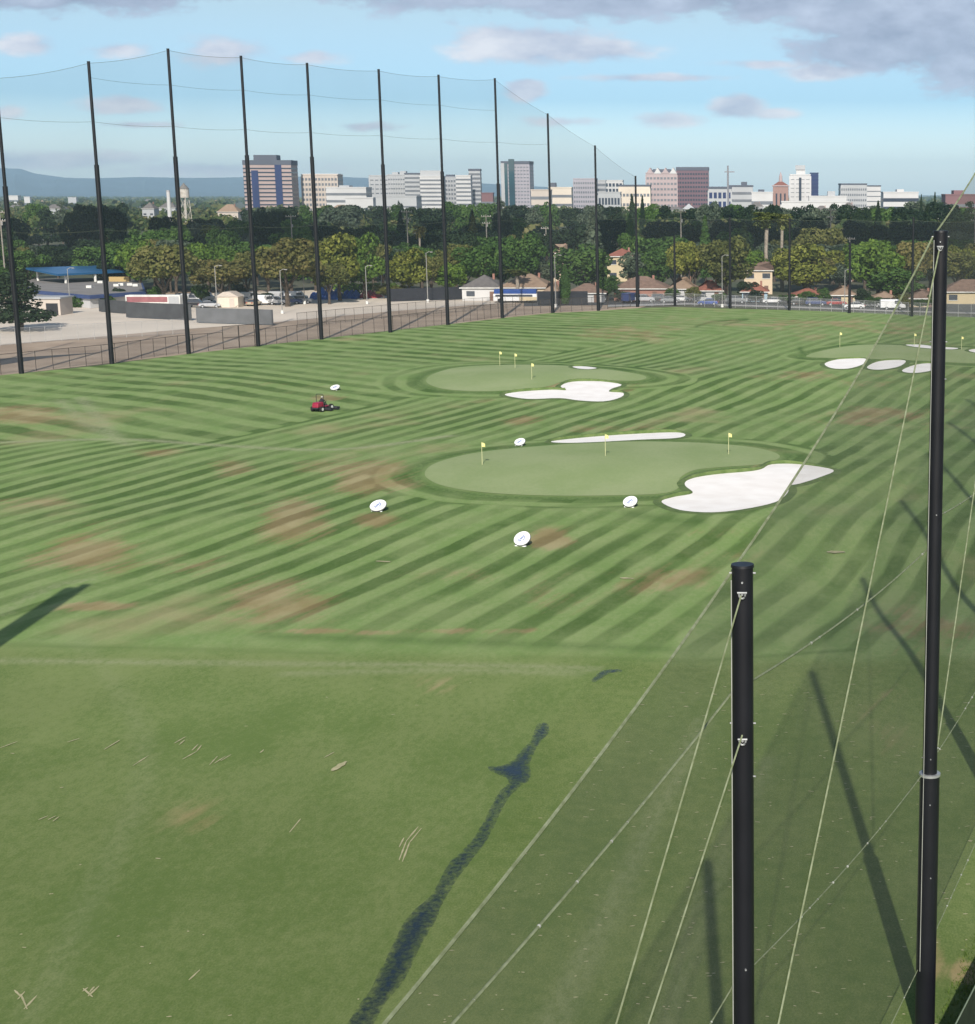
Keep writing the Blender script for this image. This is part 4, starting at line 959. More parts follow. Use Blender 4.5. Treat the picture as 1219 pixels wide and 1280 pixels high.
def plant(kind, x, y, h, rad, fol, label, group=None, var=None):
    pr = PROTO[kind][trr.randrange(len(PROTO[kind])) if var is None else var]
    sc = (rad / RAD[kind], rad / RAD[kind] * trr.uniform(.9, 1.1), h / 10.2)
    o = dup(pr, (x, y, 0), trr.uniform(0, 6.28), label, group, sc, {'crown': FOL[fol]}, NAME[kind])
    if group is None and 'group' in o: del o['group']
    return o
def tree_px(u, vb, vt, hw, kind, fol, label, group=None, var=None):
    if kind in ('broad', 'round') and hw > 17: hw *= 1.13; vt -= 3
    g = G(u, vb); h = at(u, vt, g.y).z; plant(kind, g.x, g.y, h, hw * g.y / F, fol, label, group, var)
FT = [
 (28, 413, 330, 42, 'ragged', 'dark', 'ragged dark conifer standing alone on the concrete lot at the left edge'),
 (-18, 402, 330, 34, 'broad', 'green', 'green tree cut off by the left edge behind the lone conifer'),
 (206, 381, 303, 42, 'broad', 'olive', 'broad olive tree with forked trunk between the blue roof and the white trailer'),
 (176, 368, 299, 26, 'round', 'bright', 'bright green tree rising behind the left shoulder of the broad olive tree'),
 (214, 366, 298, 18, 'round', 'bright', 'smaller bright green tree top showing right behind the broad olive tree'),
 (261, 367, 297, 28, 'round', 'bright', 'bright green tree behind the tawny trees, just right of the third tall pole'),
 (278, 381, 321, 36, 'broad', 'autumn', 'low spreading tawny tree over the beige shed'),
 (360, 383, 296, 44, 'broad', 'autumn', 'large domed rusty brown tree over the parked cars'),
 (310, 377, 312, 26, 'broad', 'olive', 'olive tree between the tawny tree and the domed rusty tree'),
 (425, 376, 290, 34, 'round', 'yellow', 'yellow green leafy tree right of the fifth tall pole above the blue tarpaulins'),
 (456, 374, 290, 30, 'round', 'bright', 'tall bright green tree left of the sixth tall pole'),
 (412, 380, 326, 26, 'broad', 'olive', 'low olive tree in front of the taller yellow green tree'),
 (512, 374, 310, 28, 'round', 'yellow', 'yellow green tree just right of the sixth tall pole'),
 (540, 372, 318, 18, 'broad', 'olive', 'olive tree beside the seventh tall pole'),
 (562, 371, 325, 22, 'round', 'bright', 'fresh green tree right of the seventh tall pole'),
 (601, 365, 300, 30, 'round', 'green', 'rounded deep green tree behind the grey roofed house'),
 (655, 367, 289, 30, 'round', 'green', 'peaked deep green tree behind the brown roofed house with the fan palm'),
 (682, 366, 322, 18, 'round', 'grey', 'grey green tree beside the peach tower house'),
 (728, 374, 304, 38, 'round', 'green', 'big green tree right of the ninth pole hiding the peach house'),
 (760, 376, 340, 16, 'round', 'green', 'low green tree at the foot of the big green tree'),
 (742, 360, 263, 24, 'conifer', 'grey', 'tall layered grey green conifer behind the tenth pole'),
 (707, 381, 330, 6, 'cypress', 'green', 'slim columnar cypress by the ninth pole'),
 (800, 362, 322, 16, 'round', 'dark', 'dark tree just right of the yellow two storey house'),
 (824, 369, 308, 24, 'round', 'green', 'grey green tree left of the short far net pole'),
 (862, 374, 297, 28, 'broad', 'yellow', 'yellow green tree between the two left far net poles'),
 (908, 376, 293, 34, 'round', 'olive', 'olive tree with dry yellow leaves behind the pale lamp post'),
 (882, 354, 270, 14, 'conifer', 'green', 'small dark conifer standing behind the yellow green trees'),
 (968, 352, 300, 22, 'round', 'grey', 'grey green bushy tree at the foot of the tall palms'),
 (1006, 377, 304, 40, 'round', 'yellow', 'large yellow green tree over the white car on the street'),
 (1024, 353, 281, 34, 'broad', 'olive', 'olive domed tree behind the large yellow green street tree'),
 (1098, 378, 293, 36, 'round', 'bright', 'bright green street tree left of the sloping top rope'),
 (1138, 378, 301, 30, 'broad', 'autumn', 'tree turning yellow against the bright green street tree'),
 (1120, 380, 335, 34, 'round', 'green', 'low green tree in front of the bright green street tree'),
 (1196, 368, 312, 34, 'broad', 'olive', 'olive tree behind the top of the tall near pole'),
 (1228, 362, 318, 34, 'round', 'grey', 'grey green tree at the right edge behind the yellow garage house'),
 (1050, 364, 325, 18, 'round', 'grey', 'dusty green tree by the pale lamp and small yellow house'),
 (620, 374, 352, 14, 'round', 'green', 'small round green tree in front of the brown roofed house beside the fan palm'),
 (590, 374, 356, 12, 'round', 'olive', 'small olive shrub tree at the corner of the grey roofed house'),
 (935, 376, 348, 14, 'round', 'dark', 'dark shrubby tree under the red roofed blue house'),
]
for q in FT: tree_px(*q)
s2 = random.Random(44)
for u in [x for x in range(-10, 600, 34)] + [x for x in range(800, 1240, 36)]:
    u = u + s2.uniform(-9, 9)
    if 62 < u < 150: continue
    kd = s2.choice(['round', 'broad', 'broad']); fo = s2.choice(['olive', 'green', 'yellow', 'bright', 'autumn', 'green', 'grey'])
    tree_px(u, s2.uniform(362, 367), s2.uniform(298, 314), s2.uniform(24, 33), kd, fo, {'round': 'rounded sunlit tree filling the second row between the front trees and the shaded belt', 'broad': 'spreading sunlit tree filling the second row between the front trees and the shaded belt'}[kd], 'second row of sunlit trees')
tree_px(647, 377, 334, 17, 'palm', 'palm', 'short fan palm in front of the brown roofed house', var=0)
tree_px(959, 364, 259, 20, 'palm', 'palm', 'tallest fan palm with a pale trunk beside the olive trees', var=0)
tree_px(978, 363, 262, 15, 'palm', 'palm', 'slimmer fan palm just right of the tallest palm', var=1)
tree_px(527, 352, 279, 10, 'palm', 'autumn', 'withered brown palm left of the seventh tall pole', var=1)
tree_px(269, 352, 277, 14, 'palm', 'palm', 'fan palm poking above the dark trees right of the water tower', var=0)
tree_px(492, 346, 286, 8, 'palm', 'grey', 'thin grey palm beside the sixth tall pole', var=1)
tree_px(690, 362, 340, 12, 'palm', 'palm', 'bushy palm by the corner of the peach tower house', var=1)
# the shaded belt behind the houses
BG = 'dark trees in the shaded belt'
for Yr_, sp_ in ((418, 11), (448, 11), (485, 12), (530, 13), (585, 14), (650, 15)):
    x = -.50 * Yr_
    while x < .155 * Yr_:
        xx = x + trr.uniform(-3, 3); yy_ = Yr_ + trr.uniform(-12, 12)
        kd = trr.choices(['round', 'broad', 'conifer', 'ragged', 'cypress'], [5, 4.5, .5, .9, .1])[0]
        h = trr.uniform(11, 16.5) * (1 if Yr_ > 440 else .78); 
        rd = {'round': trr.uniform(5, 8), 'broad': trr.uniform(6, 9.5), 'conifer': trr.uniform(3, 4.2), 'ragged': trr.uniform(4, 6), 'cypress': 1.6}[kd]
        if kd in ('conifer', 'cypress'): h *= 1.15
        u_, v_ = proj(xx, yy_, 5)
        if not (676 < u_ < 1000 and Yr_ < 470):
            if 36 < u_ < 116: h = min(h, 24 - 59 / F * yy_); rd = min(rd, h * .55)
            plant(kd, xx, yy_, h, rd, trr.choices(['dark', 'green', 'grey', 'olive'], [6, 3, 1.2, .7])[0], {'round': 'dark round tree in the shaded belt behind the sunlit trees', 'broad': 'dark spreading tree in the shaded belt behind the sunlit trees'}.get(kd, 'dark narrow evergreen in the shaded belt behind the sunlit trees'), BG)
        x += sp_ * trr.uniform(.75, 1.25)
for (u, vt, Y_, hw, kd, lab) in [(105, 251, 560, 24, 'broad', 'tall dark spreading tree left of the second tall pole'), (138, 252, 565, 22, 'round', 'tall dark rounded tree behind the second tall pole'), (85, 256, 570, 16, 'round', 'dark tree at the left end of the high dark clump'),
                                 (205, 265, 560, 26, 'broad', 'dark spreading tree left of the water tower legs'), (330, 255, 640, 18, 'round', 'dark tree at the foot of the brown and blue tower'), (350, 260, 640, 20, 'broad', 'wide dark tree right below the brown and blue tower'),
                                 (628, 259, 620, 14, 'round', 'dark rounded tree left of the eighth tall pole'), (790, 242, 760, 9, 'conifer', 'sharp dark conifer under the cream hotel blocks'), (803, 244, 760, 7, 'conifer', 'slim dark conifer beside the sharp one under the cream blocks'),
                                 (1098, 251, 700, 10, 'conifer', 'broad based dark conifer left of the sloping rope'), (1169, 240, 800, 6, 'conifer', 'dark spire conifer right of the white office'), (1152, 243, 800, 5, 'conifer', 'thin dark conifer just right of the white office'),
                                 (1160, 255, 700, 14, 'conifer', 'dense dark conifer above the tall near pole'), (1080, 254, 700, 12, 'round', 'dark round tree left of the broad based conifer'), (967, 250, 700, 10, 'broad', 'dark feathery tree below the terracotta tower'),
                                 (590, 262, 640, 12, 'conifer', 'dark conifer below the white office slabs'), (555, 256, 800, 8, 'round', 'round dark tree before the white offices'), (500, 248, 900, 5, 'round', 'small round tree silhouetted on the white offices')]:
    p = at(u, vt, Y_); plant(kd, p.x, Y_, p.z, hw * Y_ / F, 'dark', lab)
for u in range(40, 1225, 21):
    uu = u + trr.uniform(-8, 8); Yq = trr.uniform(720, 880); vt = trr.uniform(248, 256) if uu > 700 else trr.uniform(249, 257)
    if 150 < uu < 300: continue
    kd = trr.choice(['round', 'broad', 'round', 'broad', 'ragged']); p = at(uu, vt, Yq)
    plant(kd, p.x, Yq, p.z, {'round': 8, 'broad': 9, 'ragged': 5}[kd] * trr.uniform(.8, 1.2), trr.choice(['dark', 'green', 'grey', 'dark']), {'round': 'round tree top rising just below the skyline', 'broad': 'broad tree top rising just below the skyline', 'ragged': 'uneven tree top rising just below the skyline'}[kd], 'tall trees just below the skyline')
sr = random.Random(12)
for (u, v) in [(700, 379), (775, 377), (842, 376), (868, 378), (900, 379), (945, 379), (985, 380), (1008, 381), (1030, 382), (1078, 383), (1092, 384), (1108, 385), (1128, 386), (1150, 387), (1168, 387), (480, 373), (500, 374), (330, 378), (300, 376), (252, 379), (150, 380), (128, 383), (196, 380)]:
    tree_px(u, v, v - sr.uniform(13, 26), sr.uniform(9, 15), 'round', sr.choice(['green', 'dark', 'grey', 'green', 'olive']), 'low bushy shrub along the foot of the sunlit trees', 'shrubs along the foot of the sunlit trees')
for kk in PROTO:
    for o in PROTO[kk]:
        for c in kids(o): bpy.data.objects.remove(c)
        bpy.data.objects.remove(o)

def wood(name, n, y0, y1, xr, hr, rr_, per, m, lab, seed, size):
    rng = np.random.default_rng(seed); P_ = []; N_ = []; S_ = []
    y = np.sqrt(rng.uniform(y0 ** 2, y1 ** 2, n)); x = rng.uniform(xr[0], xr[1], n) * y
    for i in range(n):
        h = rng.uniform(*hr); r_ = rng.uniform(*rr_); con = rng.random() < .16
        d = rng.normal(size=(per, 3)); d /= np.linalg.norm(d, axis=1, keepdims=True); d[:, 2] = np.abs(d[:, 2]) * .9 - .25
        if con: r_ *= .45; h *= 1.25; p = np.c_[d[:, 0] * r_ * (1 - np.abs(d[:, 2])), d[:, 1] * r_ * (1 - np.abs(d[:, 2])), h * (.25 + .75 * np.abs(d[:, 2]))]
        else: p = d * np.array([r_, r_, h * .5]) * rng.uniform(.8, 1.05, (per, 1)) + np.array([0, 0, h * .52])
        P_.append(p + np.array([x[i], y[i], 0])); N_.append(d + .5 * rng.normal(size=(per, 3)))
        S_.append(np.full(per, size * r_ / 5))
    me = quads_mesh(name, np.concatenate(P_), np.concatenate(N_), np.concatenate(S_), m, rng, (.7, 1))
    o = bpy.data.objects.new(name, me); col.objects.link(o); return struct(o, lab, 'woodland', 'stuff')
fmix = foliage('leaf_far', [(.012, .026, .012), (.035, .065, .022), (.09, .12, .035), (.19, .175, .075)], nscale=.035)
wood('woodland', 1500, 690, 1500, (-.52, .17), (9, 17), (3.5, 6.5), 60, fmix, 'far belt of mixed trees between the shaded belt and the skyline', 31, 2.6)
wood('distant_woodland', 2600, 1560, 9500, (-.52, .18), (9, 17), (7, 17), 26, fmix, 'hazy carpet of tree tops reaching to the hills', 32, 4.2)
# hedge and long grass in the near right corner
hb = MB(); q = np.random.default_rng(3)
def blades():
    n = 5200; nrm = Vector((.955, -.297, 0)); base = []
    pos = []; 
    for i in range(n):
        y = q.uniform(36, 62); off = q.gamma(2.0, .9) + .3; x = -9.15 + .311 * y + off
        if off > 6 or q.random() < .25 and off < 1: continue
        pos.append((x, y, float(hfun(x, y))))
    vs = []; fs = []
    for (x, y, z) in pos:
        for _ in range(3):
            a = q.uniform(0, 6.28); h = q.uniform(.05, .16); w_ = q.uniform(.01, .022); lx, ly = q.normal(0, .05), q.normal(0, .05)
            x1, y1 = x + q.normal(0, .06), y + q.normal(0, .06); k = len(vs)
            vs += [(x1 - w_ * math.cos(a), y1 - w_ * math.sin(a), z), (x1 + w_ * math.cos(a), y1 + w_ * math.sin(a), z), (x1 + lx, y1 + ly, z + h)]; fs.append((k, k + 1, k + 2))
    return MB().add(vs, fs)
struct(blades().build('grass', foliage('grass_blades', [(.05, .10, .012), (.10, .17, .025), (.19, .22, .06)])), 'long bright tufts of grass outside the near net in the corner', 'grass', 'stuff')

# an unseen cloud, added behind the camera to shade the belt of trees
cb = MB(); rr = random.Random(8)
for i in range(34):
    a = rr.uniform(0, 6.28); r_ = rr.random() ** .5
    cb.ball((-40 + 330 * r_ * math.cos(a), -245 + 92 * r_ * math.sin(a), 520 + rr.uniform(-6, 12)), (rr.uniform(50, 95), rr.uniform(30, 48), rr.uniform(14, 24)), 14, 9)
clo = cb.build('cloud', mat('cloud_white', (.8, .8, .82), 1.0, scale=.02), None, True)
CLOUD = clo
struct(clo, 'broad flat unseen cloud added behind the viewpoint to shade the tree belt', 'cloud', 'stuff')
# ------------------------------------------------------------------ buildings of the skyline
glassD = mat('dark_glass', (.022, .034, .06), .3, (.015, .024, .045), .05, spec=.5)
glassB = mat('blue_glass', (.010, .025, .11), .35, (.008, .02, .085), .05, spec=.4)
glassT = mat('teal_glass', (.03, .085, .10), .15, (.025, .06, .08), .05, spec=.8)
greyG = mat('grey_glass', (.16, .17, .19), .3, (.12, .13, .15), .1, spec=.6)
def wallm(n, c): return mat('wall_' + n, c, .85, tuple(x * .9 for x in c), .05)
WM = dict(pink=wallm('pinkish', (.40, .31, .29)), beige=wallm('beige', (.55, .48, .42)), white=wallm('white', (.56, .555, .55)), pale=wallm('pale_grey', (.43, .44, .45)), grey=wallm('grey', (.42, .43, .44)), rose=wallm('rose', (.42, .34, .34)),
          plum=wallm('plum', (.17, .11, .13)), terra=wallm('terracotta', (.33, .21, .18)), dark=wallm('dark', (.10, .11, .14)), navy=wallm('navy', (.04, .06, .13)), brick=wallm('brick_red', (.20, .11, .115)), cream=wallm('cream', (.68, .60, .50)), lilac=wallm('lilac_grey', (.38, .36, .40)))
def block(u0, u1, vt, Y, label, wall, floors, glass=greyG, yaw=0.0, depth=None, piers=0, pierm=None, frac=.5, vb=None, crown=None, ends=True, name='office_building', cat='building', pent=None, pentm=None):
    """a building: wall, one window band per storey, piers, parapet"""
    c = at((u0 + u1) / 2, vt, Y); W = (u1 - u0) * Y * 1.0 / F; h = c.z; D = depth or W * .6
    if yaw: W = W / (math.cos(abs(yaw)) + .35 * math.sin(abs(yaw)))
    o = thing(name, label, cat, (c.x, Y + D / 2, 0), yaw)
    MB().box(-W / 2, W / 2, -D / 2, D / 2, 0, h).build('wall', WM[wall], o)
    fh = h / (floors + .6)
    e = .18
    for k in range(floors):
        z0 = fh * (.55 + k); z1 = z0 + fh * frac
        MB().box(-W / 2 + (.0 if ends else 1.2) - e * ends, W / 2 + e * ends - (0 if ends else 1.2), -D / 2 - e, D / 2 + e, z0, z1).build('window_band', glass, o)
    if piers:
        pw = W / piers * .32
        for k in range(piers + 1):
            x = -W / 2 + W * k / piers
            MB().box(x - pw / 2, x + pw / 2, -D / 2 - .5, -D / 2 - .02, 0, h - fh * .2).build('pier', WM[pierm or wall], o)
    MB().box(-W / 2 - .35, W / 2 + .35, -D / 2 - .35, D / 2 + .35, h, h + (crown or 1.0)).build('parapet', WM['dark'] if crown else WM[wall], o)
    for pp in (pent or []):
        (a, b, hh) = pp
        MB().box(-W / 2 + W * a, -W / 2 + W * b, -D * .3, D * .3, h + (crown or 1), h + (crown or 1) + hh).build('penthouse', WM[pentm or 'dark'], o)
    return o, W, D, h
o, W, D, h = block(303, 362, 206, 1600, 'pinkish tower with two dark blue glass strips and a dark flat crown', 'pink', 13, glassD, yaw=.06, piers=0, frac=.34, crown=4.5, pent=[(.20, .68, 5)])
for a, z0 in ((.17, .0), (.66, .12)):
    MB().box(-W / 2 + W * a, -W / 2 + W * (a + .14), -D / 2 - .9, -D / 2 - .2, h * z0, h * (.90 if a < .5 else 1.0)).build('glass_strip', glassB, o)
block(377, 421, 219, 1650, 'beige gridded office slab right of the tower with blue strips', 'beige', 8, greyG, piers=11, frac=.5, pent=[(.0, 1.0, 0.6)], pentm='white')
block(408, 457, 235, 1560, 'long white low office with thin window bands', 'white', 4, greyG, frac=.35, pent=[(.3, .55, 1.5)], pentm='pale')
o, W, D, h = block(432, 466, 248, 1450, 'white arcaded hall with tall dark arches', 'white', 1, greyG, frac=.02, name='arcade_hall')
for k in range(6):
    x = -W / 2 + W * (k + .5) / 6; b_ = MB()
    pts = [(x - 1.3, .5), (x - 1.3, h * .55)] + [(x + 1.3 * math.cos(a), h * .55 + 1.3 * math.sin(a)) for a in [math.pi * (1 - j / 8) for j in range(9)]] + [(x + 1.3, .5)]
    b_.profile(pts, -D / 2 - .25, -D / 2 - .02); b_.build('arch', glassD, o)
block(462, 486, 220, 1700, 'palest white slab at the left end of the white office cluster', 'pale', 9, greyG, piers=4, frac=.25)
block(485, 509, 219, 1620, 'pale grey ribbed slab second in the white office cluster', 'pale', 9, greyG, piers=8, frac=.3, pent=[(.2, .5, 2), (.6, .9, 3)], pentm='grey')
block(506, 526, 218, 1590, 'grey banded slab with a dark slot in the white office cluster', 'pale', 10, greyG, frac=.45, crown=1.5)
block(525, 553, 221, 1580, 'wide white banded block in the middle of the white office cluster', 'white', 10, greyG, frac=.42, pent=[(.0, .95, 5)], pentm='pale')
block(553, 573, 222, 1640, 'grey gridded block behind the seventh tall pole', 'grey', 9, greyG, piers=6, frac=.5, pent=[(.2, .7, 2)])
block(570, 588, 220, 1590, 'white stepped block with thin bands near the right of the white cluster', 'white', 10, greyG, frac=.4)
block(586, 600, 213.5, 1620, 'tallest grey slab at the right end of the white office cluster', 'pale', 11, greyG, frac=.5, crown=2.0)
block(470, 520, 246, 1400, 'low pale store roof in front of the white office cluster', 'pale', 2, greyG, frac=.15, name='low_building')
block(602, 616, 242, 1500, 'low brick red block between the white offices and the teal tower', 'brick', 2, greyG, frac=.3, name='low_building')
o, W, D, h = block(627, 663, 205, 1700, 'teal and grey glass tower with a blue centre strip', 'lilac', 15, greyG, piers=9, frac=.3, crown=3, yaw=-.1)
MB().box(-W * .5, -W * .38, -D / 2 - 1.1, -D / 2 - .6, 0, h + 1).build('glass_strip', WM['pale'], o)
MB().box(-W * .38, -W * .27, -D / 2 - 1.3, -D / 2 - .6, 0, h + 1).build('glass_strip', glassT, o)
MB().box(-W * .22, -W * .02, -D / 2 - 2.0, -D / 2 - .6, 0, h + 5).build('glass_strip', glassT, o)
block(664, 688, 238, 1500, 'low beige block right of the teal tower', 'beige', 3, greyG, frac=.35, name='low_building')
block(686, 714, 235, 1560, 'cream block with a small dark roof box behind the ninth pole', 'cream', 3, greyG, frac=.3, pent=[(.05, .3, 4)], name='low_building')
block(717, 745, 224, 1650, 'grey lilac gridded office left of the tenth pole', 'lilac', 8, greyG, piers=10, frac=.45)
block(745, 757, 226, 1680, 'narrow grey wing right of the tenth pole', 'grey', 7, greyG, frac=.5)
block(752, 778, 226, 1800, 'white framed building site block behind the grey lilac office', 'white', 6, glassD, frac=.6, piers=6)
block(748, 775, 241, 1450, 'pale low block with tall dark windows', 'pale', 2, glassD, piers=7, frac=.6, name='low_building')
block(774, 812, 233, 1520, 'cream ribbed block with a flat dark roof edge', 'cream', 3, greyG, piers=9, frac=.3, crown=1.6)
o, W, D, h = block(808, 846, 217, 1550, 'rose hotel with a row of pointed gables', 'rose', 8, greyG, piers=9, pierm='rose', frac=.4, name='hotel')
for k in range(4):
    x = -W / 2 + W * (k + .5) / 4; w_ = W / 8 * .95
    MB().profile([(x - w_, h), (x + w_, h), (x, h + 5.5)], -D / 2 - .6, D / 2).build('gable', WM['white'] if k % 2 else WM['rose'], o)
MB().profile([(-W * .36, h), (W * .36, h), (W * .28, h + 4.2), (-W * .28, h + 4.2)], -D * .3, D * .45).build('roof', WM['dark'], o)
block(846, 885, 213, 1560, 'plum brown gridded tower beside the gabled hotel', 'plum', 11, glassD, piers=12, pierm='plum', frac=.45, crown=3.2, ends=True)
block(886, 914, 236, 1500, 'dark glass low office right of the plum tower', 'grey', 3, glassB, piers=5, frac=.65, crown=2)
block(912, 941, 233.5, 1540, 'pale grey long office with a dark roof line by the mast', 'pale', 4, greyG, frac=.35, crown=1.6, pent=[(.5, .75, 3)])
block(940, 966, 241, 1480, 'low white block left of the terracotta tower', 'white', 2, greyG, frac=.3, pent=[(.3, .6, 2)], name='low_building')
p = at(910, 207, 1500); mo = thing('mast', 'thin steel mast standing over the dark glass office', 'mast', (p.x, 1500, 0))
MB().cyl((0, 0, 0), (0, 0, p.z), 1.3, .8, 6).build('pole', mat('mast_steel', (.25, .25, .27), .6), mo); MB().box(-3, 6, -.4, .4, p.z * .88, p.z * .9).build('arm', MATS['mast_steel'], mo)
p = at(976, 233, 1500); to = thing('bell_tower', 'terracotta tower with a pyramid roof and a thin pointed spire', 'tower', (p.x, 1500, 0))
wd = 19 * 1500 / F; MB().box(-wd / 2, wd / 2, -wd / 2, wd / 2, 0, p.z).build('wall', WM['terra'], to)
MB().box(-wd / 2 - .8, wd / 2 + .8, -wd / 2 - .8, wd / 2 + .8, p.z, p.z + 1).build('cornice', WM['rose'], to)
z2 = at(976, 227, 1500).z
MB().add([(-wd / 2, -wd / 2, p.z + 1), (wd / 2, -wd / 2, p.z + 1), (wd / 2, wd / 2, p.z + 1), (-wd / 2, wd / 2, p.z + 1), (-2, -2, z2), (2, -2, z2), (2, 2, z2), (-2, 2, z2)], [(0, 1, 5, 4), (1, 2, 6, 5), (2, 3, 7, 6), (3, 0, 4, 7), (4, 5, 6, 7)]).build('roof', mat('tile_red', (.24, .10, .075), .85), to)
zt = at(976, 214.5, 1500).z; b_ = MB(); b_.cyl((0, 0, z2), (0, 0, z2 + (zt - z2) * .5), 1.7, 1.5, 8); b_.cyl((0, 0, z2 + (zt - z2) * .5), (0, 0, zt), 1.6, .1, 8); b_.build('spire', WM['rose'], to)
for k in (-1, 0, 1): MB().box(k * 3.8 - .7, k * 3.8 + .7, -wd / 2 - .2, -wd / 2 - .02, p.z * .45, p.z * .8).build('window', glassD, to)
o, W, D, h = block(988, 1013, 219, 1520, 'white tower with a dark middle strip and a roof sign box', 'white', 10, greyG, piers=4, frac=.12, pent=[(.30, .75, 4)], pentm='white')
MB().box(-W * .06, W * .06, -D / 2 - .8, -D / 2 - .2, 0, h * .95).build('glass_strip', glassD, o)
MB().box(-W * .24, W * .24, -D * .32 - .7, -D * .32, h + 5, h + 9).build('roof_sign', WM['grey'], o)
block(1013, 1023, 217, 1535, 'navy glass slab against the white tower', 'navy', 12, glassB, frac=.7)
block(1012, 1058, 246, 1480, 'long low white hall right of the navy slab', 'white', 1, greyG, frac=.2, pent=[(.5, .7, 4)], pentm='pale', name='low_building')
block(978, 1060, 253, 1150, 'white villa style hall half hidden by palms below the white tower', 'white', 2, greyG, frac=.25, piers=8, name='hall_building')
block(1050, 1083, 231, 1560, 'pale grey gridded office with a flat roof line right of the white tower', 'pale', 6, greyG, piers=12, frac=.4, crown=1.4, yaw=.1)
block(1082, 1101, 233, 1600, 'plain white wing joined to the pale gridded office', 'white', 6, greyG, frac=.18, crown=1.2)
block(1105, 1148, 241, 1400, 'white office with three bold window rows near the right', 'white', 3, glassD, frac=.42, pent=[(.4, .6, 2)], pentm='white', depth=30)
block(1183, 1262, 244, 1350, 'long brick red building at the right edge of the skyline', 'brick', 2, greyG, frac=.25, pent=[(.14, .3, 3)], pentm='brick', name='low_building')
block(8, 22, 245, 2600, 'small white block under the hills at the left edge', 'white', 2, greyG, frac=.3, name='low_building')
block(30, 37, 246.5, 2700, 'tiny white shed roof under the hills', 'white', 1, greyG, frac=.3, name='low_building')
block(85, 95, 247, 2800, 'tiny pale block on the plain left of the second tall pole', 'pale', 1, greyG, frac=.3, name='low_building')
# chimney and water tower
p = at(210, 238, 900); wo = thing('chimney', 'plain white chimney stack left of the water tower', 'chimney', (p.x, 900, 0))
MB().cyl((0, 0, 0), (0, 0, p.z), 1.25, .95, 14).build('stack', WM['white'], wo, True); MB().cyl((0, 0, p.z - .5), (0, 0, p.z + .15), 1.05, 1.05, 14).build('rim', WM['pale'], wo, True)
Yw = 780; p = at(230, 236, Yw); zb = at(230, 247, Yw).z; zt = at(230, 228.5, Yw).z; wo = thing('water_tower', 'pale water tower with conical roof on a lattice of legs behind the third tall pole', 'water tower', (p.x, Yw, 0))
rw = 5.8 * Yw / F; MB().cyl((0, 0, zb), (0, 0, p.z), rw, rw, 20).build('tank', mat('tank_paint', (.55, .52, .47), .7, (.42, .38, .33), .6), wo, True)
MB().cyl((0, 0, p.z), (0, 0, zt), rw * 1.1, .1, 20).build('roof', mat('tank_roof', (.20, .19, .18), .8), wo, True)
for a in range(4):
    x, y = math.cos(a * math.pi / 2 + .5), math.sin(a * math.pi / 2 + .5)
    MB().cyl((x * rw * 1.5, y * rw * 1.5, 0), (x * rw * .9, y * rw * .9, zb), .16, n=6).build('leg', MATS['tank_paint'], wo)
b_ = MB()
for k in range(4):
    for a in range(4):
        f0, f1 = 1.5 - .6 * k / 4, 1.5 - .6 * (k + 1) / 4; t0, t1 = a * math.pi / 2 + .5, (a + 1) * math.pi / 2 + .5
        for (ta, tb) in ((t0, t1), (t1, t0)):
            b_.cyl((math.cos(ta) * rw * f0, math.sin(ta) * rw * f0, zb * k / 4), (math.cos(tb) * rw * f1, math.sin(tb) * rw * f1, zb * (k + 1) / 4), .07, n=4)
b_.build('bracing', MATS['tank_paint'], wo); MB().cyl((0, 0, 0), (0, 0, zb), .3, n=8).build('pipe', MATS['tank_paint'], wo)

